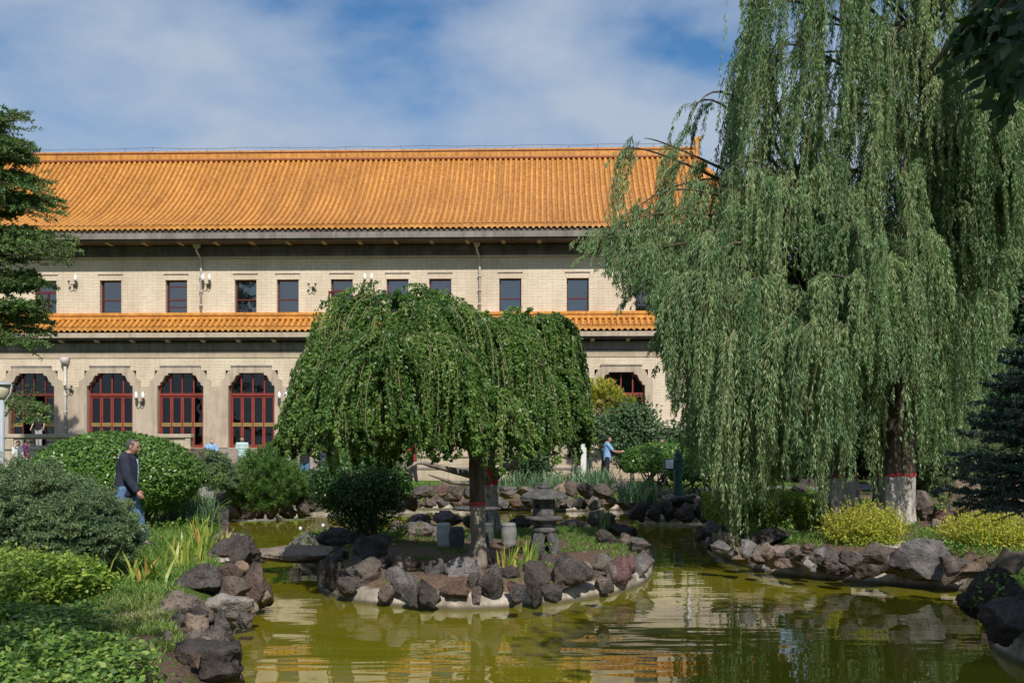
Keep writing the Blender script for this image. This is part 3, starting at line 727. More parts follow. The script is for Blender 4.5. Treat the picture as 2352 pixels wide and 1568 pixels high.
# ridge: dark moulding, facing tiles, round coping
part(MB().prism([(D1-.05, ZR+.0), (D1-.16, ZR+.05), (D1-.16, ZR+.12), (D1-.05, ZR+.15), (D1+.5, ZR+.15), (D1+.5, ZR)], XL, xh0+.1, 'x'), 'ridge_moulding', 'tile_dark')
rp = MB(); x = XL
while x < xh0:
    x2 = min(x+.2815, xh0+.1); rp.box(x+.004, x2-.004, D1-.02, D1+.45, ZR+.15, ZR+.455); x += .2815
part(rp, 'ridge_facing', 'tile', bevel=.006)
part(MB().box(XL, xh0+.1, D1-.06, D1+.5, ZR+.455, ZR+.49), 'ridge_fillet', 'tile_dark')
rp = MB(); x = XL; k = 0
while x < xh0:
    x2 = min(x+.42, xh0+.12); r = .085+.006*(k % 2)
    rp.tube([(x, D1+.2, ZR+.545), (x2, D1+.2, ZR+.545)], [r, r], 10); x += .42; k += 1
rp.box(XL, xh0+.1, D1-.03, D1+.43, ZR+.488, ZR+.54)
part(rp, 'ridge_coping', 'tile', True)
part(MB().box(xh0+.1, xh0+.3, D1-.1, D1+.5, ZR, ZR+.85).prism([(xh0+.1, ZR+.85), (xh0+.45, ZR+.95), (xh0+.3, ZR+1.15), (xh0+.02, ZR+.98)], D1, D1+.4, 'y'), 'ridge_end_ornament', 'tile', bevel=.02)
hp = []
for s in np.linspace(0, 1, 14):
    hp.append((xh1+(xh0-xh1)*s, E0+(D1-E0)*s, ZE+(ZR-ZE)*(.52*s+.48*s*s)+.14))
part(MB().tube(hp, .13, 8), 'hip_ridge', 'tile', True)
part(MB().add([(xh1, E0, ZE), (xh1+.1, 2*D1-E0, ZE), (xh0, D1+.5, ZR)], [(0, 1, 2)]).add([(XL, D1+.4, ZR), (xh0, D1+.4, ZR), (xh1, 2*D1-E0, ZE), (XL, 2*D1-E0, ZE)], [(0, 1, 2, 3)]), 'rear_roof', 'tile_pan')
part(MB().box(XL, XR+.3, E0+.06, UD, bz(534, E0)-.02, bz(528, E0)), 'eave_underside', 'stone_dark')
# lightning conductor on the ridge
lw = MB(); x = XL+.3; pts = []; k = 0
while x < xh0-.2:
    zt = ZR+.78+random.uniform(-.02, .05); lw.tube([(x, D1+.2, ZR+.6), (x+random.uniform(-.03, .03), D1+.2, zt)], .012, 4); pts.append((x, D1+.2, zt)); pts.append((x+.75, D1+.2, zt+random.uniform(-.04, .02))); x += 1.42
lw.tube(pts, .011, 4); part(lw, 'lightning_conductor', 'wire')
# lower pent roof
E2 = -.72; ZE2 = bz(761, E2)+.14; ZT2 = bz(735, .1)
tiled('lower_roof', E2, ZE2, .1, ZT2, .6, 6, XL, XR+.4, .2665, .082, None, 6)
rp = MB(); zt = bz(733, .0); zz2 = bz(717, .0)
rp.prism([(.02, zt-.05), (-.06, zt), (-.06, zt+.07), (-.0, zt+.09), (-.0, zt+.16), (-.05, zt+.18), (-.05, zz2-.05), (.02, zz2), (.27, zz2+.02), (.27, zt-.05)], XL, XR+.3, 'x')
part(rp, 'lower_roof_ridge', 'tile')
# ---- upper windows
def window(px, kind):
    x = bx(px, UD); z0, z1 = bz(716, UD), bz(642, UD); d = UD+.22; h = ww
    f = MB(); t = .055
    f.box(x-h, x-h+t, d, d+.08, z0-.08, z1); f.box(x+h-t, x+h, d, d+.08, z0-.08, z1); f.box(x-h+t, x+h-t, d, d+.08, z1-t, z1); f.box(x-h+t, x+h-t, d, d+.08, z0-.08, z0+.02)
    if kind == 'sash':
        zm = bz(687, UD); f.box(x-h+t, x+h-t, d-.012, d+.07, zm-.025, zm+.03)
        if px == 405:
            zq = bz(656, UD); f.box(x-h+t, x+h-t, d-.01, d+.07, zq-.015, zq+.015); zq = bz(703, UD); f.box(x-h+t, x+h-t, d-.01, d+.07, zq-.02, zq+.02)
    else:
        zm = bz(668, UD); f.box(x-h+t, x+h-t, d-.012, d+.07, zm-.04, zm+.04); f.box(x-.035, x+.035, d-.012, d+.07, z0+.02, zm-.04)
    o = part(f, 'window_frame', 'maroon')
    g = MB(); g.add([(x-h+t, d+.04, z0), (x+h-t, d+.04, z0), (x+h-t, d+.04, z1-t), (x-h+t, d+.04, z1-t)], [(0, 1, 2, 3)]); part(g, 'pane', 'glass_upper', parent=o)
    bk = MB(); y = d+.14
    zc = z0+.0 if px != 785 else bz(668, UD)
    bk.add([(x-h+t, y, zc), (x+h-t, y, zc), (x+h-t, y, z1), (x-h+t, y, z1)], [(0, 1, 2, 3)]); part(bk, 'blind', 'blind' if px > 300 else 'blind_dark', parent=o)
    if px == 785:      # the casement that stands open
        zb, zc = bz(668, UD)-.04, z0+.02; c = MB(); hx = x-h+t; y1 = d-.40; x2 = hx-.13
        for a, b_, c0, c1 in ((0, 1, zb-.05, zb), (0, 1, zc, zc+.05), (0, .12, zc, zb), (.88, 1, zc, zb)):
            xa, xb, ya, yb = hx+(x2-hx)*a, hx+(x2-hx)*b_, d+(y1-d)*a, d+(y1-d)*b_
            c.add([(xa, ya, c0), (xb, yb, c0), (xb, yb, c1), (xa, ya, c1), (xa+.04, ya, c0), (xb+.04, yb, c0), (xb+.04, yb, c1), (xa+.04, ya, c1)],
                  [(0, 1, 2, 3), (7, 6, 5, 4), (0, 3, 7, 4), (1, 5, 6, 2), (3, 2, 6, 7), (0, 4, 5, 1)])
        part(c, 'open_casement', 'maroon', parent=o)
M['blind'] = mat('blue_grey_blind', [(.14, .15, .165), (.21, .225, .245)], 2, .8, .2, stretch=(3, 1, .3))
M['blind_dark'] = mat('dark_grey_blind', [(.05, .055, .055), (.09, .1, .1)], 2, .8, .2, stretch=(3, 1, .3))
lint = []
for p in WINS:
    window(p, 'casement' if p in (105, 785, 1485) else 'sash')
    x = bx(p, UD); zl0, zl1 = bz(642, UD), bz(628, UD)
    l = MB().box(x-ww-.05, x+ww+.05, UD-.012, UD+.1, zl0, zl1-.04); part(l, 'brick_lintel', 'soldier')
    part(MB().box(x-ww-.07, x+ww+.07, UD-.045, UD+.1, zl1-.04, zl1+.0), 'lintel_ledge', 'stone_grey')
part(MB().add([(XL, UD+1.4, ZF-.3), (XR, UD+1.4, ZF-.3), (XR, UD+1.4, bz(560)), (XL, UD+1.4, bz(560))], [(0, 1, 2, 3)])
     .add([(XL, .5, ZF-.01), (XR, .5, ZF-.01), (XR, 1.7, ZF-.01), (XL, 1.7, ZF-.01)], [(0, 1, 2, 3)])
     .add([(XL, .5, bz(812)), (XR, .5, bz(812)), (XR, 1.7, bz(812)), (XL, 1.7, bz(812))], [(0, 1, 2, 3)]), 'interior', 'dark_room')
# ---- doorways with their stone surrounds
sc = Y0/F
def surround(px, idx):
    x = bx(px)
    def pt(hx, py): return (hx*sc, bz(py))
    inner = [(54, 1028), (54, 886), (48, 884), (47, 878), (42, 875), (38, 866), (36, 862), (29, 860.5), (29, 856)]
    ow = 72
    outer = [(ow, 1028), (ow, 873), (66, 871), (61, 866), (57, 857), (53, 850), (47, 848), (47, 840)]
    mb = MB()
    for sg in (1, -1):
        # strips between the inner and the outer line, one side at a time (polygons keyed by matching points)
        o = [pt(*q) for q in outer]; i = [pt(*q) for q in inner]
        ring = o+[(0, bz(840)), (0, bz(856))]+i[::-1]
        pts = [(x+sg*a, z) for a, z in ring]
        n = len(pts)
        vs = [(a, -.05, z) for a, z in pts]+[(a, .20, z) for a, z in pts]
        front = tuple(range(n)) if sg < 0 else tuple(range(n-1, -1, -1))
        fs = [front]+[(k, (k+1) % n, n+(k+1) % n, n+k) for k in range(n) if k not in (len(o), )]
        mb.add(vs, fs)
    o = mb.build('door_surround', M['stone_plain'], BLD)
    mo = MB()          # raised fillet along the head and the plinth blocks
    mo.box(x-48*sc, x+48*sc, -.075, -.04, bz(842.5), bz(839))
    part(mo, 'head_moulding', 'stone_grey', parent=o)
    pl = MB()
    for sg in (-1, 1):
        a, b_ = sorted((x+sg*55*sc, x+sg*72*sc)); pl.box(a, b_, -.085, -.04, ZF, bz(1012))
    part(pl, 'plinth', 'stone_plain', parent=o, bevel=.01)
    return o
def pier(p0, p1):
    a, b_ = bx(p0)+72*sc, bx(p1)-72*sc
    if b_-a > 1.2: return
    part(MB().box(a+.001, b_-.001, -.046, .05, ZF, bz(887)), 'pier_face', 'stone_plain')
    part(MB().box(a+.001, b_-.001, -.083, -.02, ZF, bz(1012.5)), 'pier_plinth', 'stone_plain')
def door(px, opened=False):
    x = bx(px); z0, zt = ZF, bz(852); d = .20; hw = dw
    f = MB(); f.box(x-hw-.02, x-hw+.07, d, d+.1, z0, zt); f.box(x+hw-.07, x+hw+.02, d, d+.1, z0, zt)
    zb0, zb1 = bz(908), bz(902); f.box(x-hw+.07, x+hw-.07, d-.03, d+.1, zb0, zb1)
    for q in (-.5, 0, .5):
        f.box(x+q*hw*2*.5-.03, x+q*hw*2*.5+.03, d+.005, d+.08, zb1, zt)
    # the red board that follows the curve of the arch
    for sg in (-1, 1):
        pr = [(54, 903), (50, 896), (47, 886), (40, 876), (34, 868), (28, 863), (28, 853), (56, 853)]
        vs = [(x+sg*a*sc, d-.004, bz(b_)) for a, b_ in pr]+[(x+sg*a*sc, d+.06, bz(b_)) for a, b_ in pr]; n = len(pr)
        fs = [tuple(range(n)) if sg < 0 else tuple(range(n-1, -1, -1))]+[(k, (k+1) % n, n+(k+1) % n, n+k) for k in range(n)]
        f.add(vs, fs)
    f.box(x-hw+.06, x+hw-.06, d, d+.06, bz(857), zt)
    o = part(f, 'door_frame', 'redpaint' if not opened else 'maroon')
    part(MB().add([(x-hw, d+.05, zb1), (x+hw, d+.05, zb1), (x+hw, d+.05, zt), (x-hw, d+.05, zt)], [(0, 1, 2, 3)]), 'transom_pane', 'glass', parent=o)
    part(MB().add([(x-hw, d+.14, zb1+.06), (x+hw, d+.14, zb1+.02), (x+hw, d+.14, zt), (x-hw, d+.14, zt)], [(0, 1, 2, 3)]), 'curtain', 'curtain', parent=o)
    lw = (2*hw-.14)/4
    for q in range(4):
        if opened and q in (1, 2): continue
        a = x-hw+.07+q*lw; b_ = a+lw; t = .075; y = d+.02
        l = MB(); l.box(a+.006, a+t, y, y+.06, z0+.03, zb0-.01); l.box(b_-t, b_-.006, y, y+.06, z0+.03, zb0-.01)
        l.box(a+t, b_-t, y, y+.06, zb0-.08, zb0-.01); l.box(a+t, b_-t, y, y+.06, z0+.03, z0+.14)
        l.box(a+t, a+t+.03, y+.05, y+.09, z0+.14, zb0-.2)
        lf = part(l, 'door_leaf', 'redpaint' if not opened else 'maroon')
        part(MB().add([(a+t, y+.035, z0+.14), (b_-t, y+.035, z0+.14), (b_-t, y+.035, zb0-.08), (a+t, y+.035, zb0-.08)], [(0, 1, 2, 3)]), 'pane', 'glass', parent=lf)
        part(MB().box(a+.03, b_-.03, y-.035, y-.004, bz(979), bz(970)), 'push_plate', 'brass', parent=lf, bevel=.006)
    part(MB().box(x-hw-.02, x+hw+.02, d-.06, d+.1, z0-.0, z0+.03), 'door_sill', 'redpaint', parent=o)
for i, p in enumerate(DOORS):
    surround(p, i); door(p, p == 73)
for a, b_ in zip(DOORS, DOORS[1:]): pier(a, b_)
# ---- downpipes and wall lamps
def pipe(px, pyt, pyb, d, head=True, m='pipe', jog=True):
    x = bx(px, d); z0, z1 = bz(pyb, d), bz(pyt, d); mb = MB()
    if jog: mb.tube([(x-.12, d-.35, z1), (x-.12, d-.33, z1-.45), (x-.02, d-.1, z1-.75), (x, d-.08, z1-.95), (x, d-.08, z0)], .055, 8)
    else: mb.tube([(x, d-.1, z1), (x, d-.1, z0)], .07, 8)
    if head: mb.prism([(x-.17-.12*jog, z1), (x+.17-.12*jog, z1), (x+.17-.12*jog, z1-.14), (x+.1-.12*jog, z1-.32), (x-.1-.12*jog, z1-.32), (x-.17-.12*jog, z1-.14)], d-.45 if jog else d-.26, d-.2 if jog else d-.02, 'y')
    for k in range(1, 4):
        z = z1-1.0+(z0-z1+1.0)*k/3.5; mb.tube([(x, d-.09, z-.03), (x, d-.09, z+.03)], .085, 8)
    part(mb, 'downpipe', m, True)
pipe(463, 556, 717, UD); pipe(1102, 556, 717, UD); pipe(152, 820, 1000, -.05, True, 'pipe', False); pipe(1583, 815, 1010, 0, True, 'white_paint', False)
def lamp(px, py, d, bulbs=(-1, 1)):
    x = bx(px, d); z = bz(py, d); mb = MB()
    mb.lathe([(.0, 0), (.09, .0), (.09, .02), (.0, .02)], 12, (x, d, z-.3))
    mb.ball((x, d-.05, z-.28), (.06, .05, .1)); mb.tube([(x, d-.05, z-.28), (x, d-.25, z-.25)], .02, 6)
    for s in (-1, 1):
        mb.tube([(x, d-.25, z-.25), (x+s*.1, d-.27, z-.3), (x+s*.155, d-.28, z-.24), (x+s*.155, d-.28, z-.16)], .018, 6); mb.lathe([(.03, -.17), (.065, -.13), (.065, -.1), (.03, -.1)], 10, (x+s*.155, d-.28, z))
    o = part(mb, 'wall_lamp', 'iron', True)
    for s in bulbs:
        part(MB().lathe([(.03, -.11), (.066, -.06), (.078, .02), (.07, .09), (.04, .17), (.012, .21)], 12, (x+s*.155, d-.28, z)), 'lamp_shade', 'bulb', True, parent=o)
lamp(172, 640, UD, (1,)); lamp(478, 641, UD); lamp(720, 649, UD, ()); lamp(848, 641, UD); lamp(326, 910, -.05); lamp(653, 910, -.05); lamp(163, 880, -.05, ())

# ------------------------------------------------------------------ terrace, parapets and the flight of steps
ZG = .56
def own(name, label, cat, loc=(0, Y0, 0)): return empty(name, loc, label, cat, None, TH)
t = own('stone_steps', 'broad flight of worn stone steps rising to the row of red doors', 'steps')
sx0, sx1 = bx(437, -2.6), bx(948, -2.6)
for k in range(9):
    z1 = ZF-.02-.148*k; y1 = -.55-.31*k
    MB().box(sx0, sx1, y1-.34, y1 if k else .0, ZG-.2, z1).build('tread', M['step'], t, bevel=.015)
def panel_wall(root, x0, x1, y, z0, z1, zcap, pier=1.9, pierced=False):
    """stone parapet: base, panels between piers, coping"""
    part(MB().box(x0, x1, y, y+.34, z0, z1-.0), 'lower_course', 'stone', parent=root)
    part(MB().box(x0-.03, x1+.03, y-.07, y+.40, z1, z1+.12), 'ledge', 'stone_plain', parent=root, bevel=.015)
    x = x0; 
    if zcap <= z1+.2: return
    zc0, zc1 = z1+.12, zcap-.16
    while x < x1-.2:
        x2 = min(x+.34, x1); part(MB().box(x, x2, y-.01, y+.33, zc0, zc1), 'pier', 'stone_plain', parent=root)
        xe = min(x+pier, x1)
        if pierced:
            mb = MB(); zm = (zc0+zc1)/2; q = (xe-x2)/7; hz = (zc1-zc0)
            mb.box(x2, xe, y+.06, y+.26, zc0, zc0+hz*.16); mb.box(x2, xe, y+.06, y+.26, zc1-hz*.16, zc1)
            mb.box(x2, x2+q*1.6, y+.06, y+.26, zc0+hz*.16, zc1-hz*.16); mb.box(xe-q*1.6, xe, y+.06, y+.26, zc0+hz*.16, zc1-hz*.16)
            mb.box(x2+q*1.6, x2+q*2.6, y+.07, y+.25, zc0+hz*.16, zc0+hz*.4); mb.box(xe-q*2.6, xe-q*1.6, y+.07, y+.25, zc0+hz*.16, zc0+hz*.4)
            mb.box(x2+q*1.6, x2+q*2.6, y+.07, y+.25, zc1-hz*.4, zc1-hz*.16); mb.box(xe-q*2.6, xe-q*1.6, y+.07, y+.25, zc1-hz*.4, zc1-hz*.16)
            part(mb, 'pierced_panel', 'stone_plain', parent=root)
        else: part(MB().box(x2, xe, y+.05, y+.27, zc0, zc1), 'panel', 'stone', parent=root)
        x = xe
    part(MB().box(x0-.04, x1+.05, y-.06, y+.39, zc1, zcap), 'coping', 'stone_plain', parent=root, bevel=.02)
t = own('terrace_parapet', 'stone parapet with pierced panels left of the steps, behind the clipped egg-shaped shrub', 'parapet')
panel_wall(t, bx(-260, -2.9), bx(437, -2.9), -2.9, ZG-.2, bz(1032, -2.9), bz(996, -2.9), 2.6, True)
part(MB().box(bx(-260, -2.9), bx(437, -2.9), -2.55, -.09, ZG-.2, ZF-.03), 'terrace_slab', 'step', parent=t)
t = own('terrace_parapet', 'banded stone parapet with solid panels right of the steps, behind the weeping trees', 'parapet')
panel_wall(t, bx(948, -2.9), bx(1336, -2.9), -2.9, ZG-.2, bz(1049, -2.9), bz(1001, -2.9), 1.55)
part(MB().box(bx(948, -2.9), bx(1336, -2.9), -2.94, -2.7, bz(1077, -2.9), bz(1072.5, -2.9)), 'string_course', 'stone_grey', parent=t)
part(MB().box(bx(948, -2.9), bx(1336, -2.9), -2.55, -.09, ZG-.2, ZF-.03), 'terrace_slab', 'step', parent=t)
t = own('terrace_wall', 'low banded stone terrace wall behind the man in the blue shirt', 'wall')
xa, xb = bx(1337, -2.9), bx(1960, -2.9)
for k, (ya, yb, dd, mm) in enumerate(((1034, 1040, -.08, 'stone_plain'), (1040, 1046, -.03, 'stone_plain'), (1047, 1072, 0, 'stone'), (1073, 1099, 0, 'stone'), (1072.2, 1072.8, .03, 'stone_dark'), (1100, 1116, -.04, 'stone'))):
    part(MB().box(xa+.005*k, xb, -2.9+dd, -2.5-.004*k, bz(yb, -2.9), bz(ya, -2.9)), 'coping' if k < 2 else 'course', mm, parent=t)
part(MB().box(xa, xb, -2.5, -.09, ZG-.2, ZF-.05), 'terrace_slab', 'step', parent=t)
# ------------------------------------------------------------------ planting helpers
def bez(p0, pm, p2, n):
    """curve from p0 through pm to p2"""
    p0, pm, p2 = (np.asarray(q, float) for q in (p0, pm, p2)); c = 2*pm-.5*(p0+p2)
    t = np.linspace(0, 1, n)[:, None]
    return (1-t)**2*p0+2*t*(1-t)*c+t*t*p2
def inpoly(px, py, poly): return inside(np.asarray(px, float), np.asarray(py, float), poly)
def proj(P): return CX+F*P[:, 0]/P[:, 1], HY-F*(P[:, 2]-H)/P[:, 1]
def trunk_mesh(parent, m, paths, name='trunk', n=12, knob=.06):
    mb = MB()
    for pts, rs in paths:
        P = np.array(pts, float); k = len(P); tt = np.linspace(0, k-1, (k-1)*6+1)
        Q = np.stack([np.interp(tt, range(k), P[:, i]) for i in range(3)], 1); rr = np.interp(tt, range(k), rs)
        Q[1:-1] = (Q[:-2]+2*Q[1:-1]+Q[2:])/4
        rr = rr*(1+knob*R.normal(size=len(rr)))
        mb.tube([tuple(q) for q in Q], list(rr), n)
    return mb.build(name, m, parent, True)

def clump_tree(root, m, cen, rad_, ncl, nl, L, W, spread, name='crown', nz=1.):
    """broadleaf crown: leaf clumps spread through an ellipsoid, gaps between them"""
    d = rdir(ncl); r = R.random(ncl)**.33
    c = np.asarray(cen)+d*r[:, None]*np.asarray(rad_)
    sp = spread*(.6+.8*R.random(ncl))
    P = (c[:, None]+R.normal(size=(ncl, nl, 3))*sp[:, None, None]*np.array([1, 1, .65])).reshape(-1, 3)
    out = unit(P-np.asarray(cen)); dd = unit(out*.5+rdir(len(P))*.8+np.array([0, 0, -.35]))
    return leaves(name, m, root, P, dd, L*(.7+.6*R.random(len(P))), W*(.7+.6*R.random(len(P))), out+np.array([.1, -.3, .5]), np.clip(np.repeat(R.random(ncl), nl)*.5+R.random(len(P))*.5, 0, 1), .7)
def lump(d, sd):
    return .5*np.sin(d[:, 0]*5.1+sd)*np.cos(d[:, 1]*4.3+sd*2)+.35*np.sin(d[:, 2]*7.3+d[:, 0]*6+sd)+.25*np.sin(d[:, 1]*11+d[:, 2]*9+sd)
def dome_leaves(root, m, cen, r, n, L, W, shell=.22, zmin=-.5, amp=.06, sd=1., face=.7, name='foliage', up=.15, inner=.3):
    """clipped shrub: several layers of leaves following a lumpy dome"""
    d = rdir(int(n*1.6)); d = d[d[:, 2] > zmin][:n]
    f = 1+amp*lump(d, sd)+.04*R.normal(size=len(d))*amp*8
    ins = R.random(len(d)) < inner
    f = f*np.where(ins, 1-shell*2.2*R.random(len(d)), 1-shell*R.random(len(d))**2)
    P = np.asarray(cen)+d*f[:, None]*np.asarray(r)
    nr = unit(d/np.asarray(r)); t = unit(np.cross(nr, rdir(len(d))))
    dd = unit(t+nr*(.25+.5*R.random((len(d), 1)))+np.array([0, 0, up-.25]))
    rnd = np.clip(.5+.28*R.normal(size=len(d))+.25*lump(d*1.7, sd+3), 0, 1)
    return leaves(name, m, root, P, dd, L*(.65+.6*R.random(len(d))), W*(.7+.5*R.random(len(d))), nr+np.array([0, 0, .25]), rnd, face)
def stems(root, base, top_c, top_r, n, r0, m, name='stems', spread=.12):
    b = np.asarray(base)+np.stack([R.normal(size=n)*spread, R.normal(size=n)*spread, np.zeros(n)-.05], 1)
    d = rdir(n); d[:, 2] = np.abs(d[:, 2])*.4
    e = np.asarray(top_c)+d*np.asarray(top_r)*.8
    k = 7; t = np.linspace(0, 1, k)[None, :, None]
    mid = (b+e)/2+R.normal(size=(n, 3))*.06
    p = (1-t)**2*b[:, None]+2*t*(1-t)*mid[:, None]+t*t*e[:, None]+R.normal(size=(n, k, 3))*.008
    return lines_mesh(name, m, root, p, r0, 5)
def needles_on(paths, m_per, L, W, spread=.9, t0=.05, back=.0):
    P, T, t, i = along(paths, m_per, t0)
    q = unit(np.cross(T, rdir(len(P)))); d = unit(T*(1-spread*.55)+q*spread)
    return P, d
def spruce_bough(start, dirv, length, droop, nside, sd=0):
    """twig lines of one flat spruce branch: the leader and its side twigs"""
    K = 6; t = np.linspace(0, 1, K)
    dirv = unit(np.asarray(dirv, float)); side = unit(np.cross(dirv, [0, 0, 1.]))
    lead = np.asarray(start)+dirv*(t*length)[:, None]+np.array([0, 0, 1.])*(-droop*length*t**1.2+.25*droop*length*np.maximum(t-.6, 0)*2)[:, None]
    out = [lead]
    for k in range(nside):
        f = .18+.8*(k+R.random())/nside; i = f*(K-1); a = lead[int(i)]+(lead[min(int(i)+1, K-1)]-lead[int(i)])*(i-int(i))
        s = 1 if k % 2 else -1; l = length*(.46*(1-f)+.10)*(.7+.5*R.random())
        dv = unit(dirv*.75+side*s*.8+np.array([0, 0, R.normal()*.22-.05]))
        out.append(a+dv*(t*l)[:, None]+np.array([0, 0, -1.])*(droop*.6*l*t**1.5)[:, None])
    return out
def conifer(root, m, mt, base, ztop, zlow, rmax, ntier, per, L, W, nn, droop=.25, nside=9, az=None, prof=1.0, trunk_r=.12):
    tw = []
    for i in range(ntier):
        f = (i+R.random()*.6)/ntier; z = zlow+(ztop-zlow)*f
        for k in range(per):
            a = R.uniform(*az) if az else 2*math.pi*(k+R.random())/per
            l = rmax*(1-f)**prof*(.75+.4*R.random())+.12
            tw += spruce_bough((base[0], base[1], z), (math.cos(a), math.sin(a), .12+.25*f), l, droop*(1-.6*f), nside)
    T = np.array(tw)
    bl = lines_mesh('branches', mt, root, T, .004+.0006*base[1])
    P, d = needles_on(T, nn, L, W)
    c = leaves('needles', m, root, P, d, L*(.7+.5*R.random(len(P))), W, None)
    trunk_mesh(root, M['bark'], [([(base[0], base[1], base[2]-.1), (base[0], base[1], (base[2]+ztop)/2), (base[0], base[1], ztop)], [trunk_r, trunk_r*.6, .01])])
    return c
def spruce_bush(root, m, mt, cen, r, n, nn, L, W, tl=.35, zmin=-.25):
    """low spreading spruce: twigs pushing outwards all over a low dome"""
    d = rdir(int(n*2)); d = d[d[:, 2] > zmin][:n]; n = len(d)
    f = (1-.5*R.random(n)**1.7)*(1+.13*lump(d, 2.))
    s = np.asarray(cen)+d*f[:, None]*np.asarray(r)
    dv = unit(d*np.array([1.1, 1.1, .45])+R.normal(size=(n, 3))*.33+np.array([0, 0, .12]))
    K = 5; t = np.linspace(0, 1, K)[None, :, None]; l = (tl*(.5+.8*R.random(n)))[:, None, None]
    main = s[:, None]+dv[:, None]*t*l+np.array([0, 0, -.12])*l*t**2
    parts_ = [main]
    sd = unit(np.cross(dv, np.array([0, 0, 1.])+.3*R.normal(size=(n, 3))))
    for sg in (-1, 1):
        for q in (.25, .55):
            parts_.append(main[:, :1]+(main[:, 2:3]-main[:, :1])*q*2+unit(dv*.8+sg*sd*.75)[:, None]*t*l*(.62-.35*q))
    T = np.concatenate(parts_)
    lines_mesh('twigs', mt, root, T, .0025)
    P, dd = needles_on(T, nn, L, W)
    rr = np.clip(R.normal(size=len(P))*.2+.3+.35*(np.tile(np.repeat(f, nn), 5)-.5)/.5, 0, 1)
    return leaves('needles', m, root, P, dd, L*(.7+.5*R.random(len(P))), W, None, rr)
def weeping(starts, lens, outw, K=9, sway=.06, curl=.3):
    """hanging shoots: leave outwards, then fall"""
    n = len(starts); t = np.linspace(0, 1, K)[None, :, None]; l = lens[:, None, None]
    p = starts[:, None]+outw[:, None]*(1-np.exp(-3.2*t))*curl+np.array([0, 0, -1.])*(l*t**1.06)+np.array([0, 0, .10])*np.sin(np.clip(t*7, 0, math.pi))
    ph = R.random((n, 1, 1))*6.28
    p = p+np.concatenate([np.sin(t*4+ph), np.cos(t*3.1+ph*1.7), 0*ph*t], 2)*sway*t*l**.5
    return p
def hang_leaves(name, m, root, paths, per_m, L, W, down=.75, rnd0=None):
    ln = np.linalg.norm(np.diff(paths, axis=1), axis=2).sum(1)
    mm = max(2, int(np.mean(ln)*per_m)); P, T, t, i = along(paths, mm)
    keep = R.random(len(P)) < np.clip(ln[i]/np.max(ln)*np.max(ln)/np.mean(ln), 0, 1.0)
    P, T, t, i = P[keep], T[keep], t[keep], i[keep]
    q = unit(np.cross(T, rdir(len(P)))); d = unit(T*.45+np.array([0, 0, -down])+q*.62)
    base = R.random(len(paths)) if rnd0 is None else rnd0
    rr = np.clip(base[i]*.55+R.random(len(P))*.45, 0, 1)
    return leaves(name, m, root, P+q*.004, d, L*(.65+.6*R.random(len(P)))*(1-.35*t), W*(.75+.5*R.random(len(P))), None, rr)
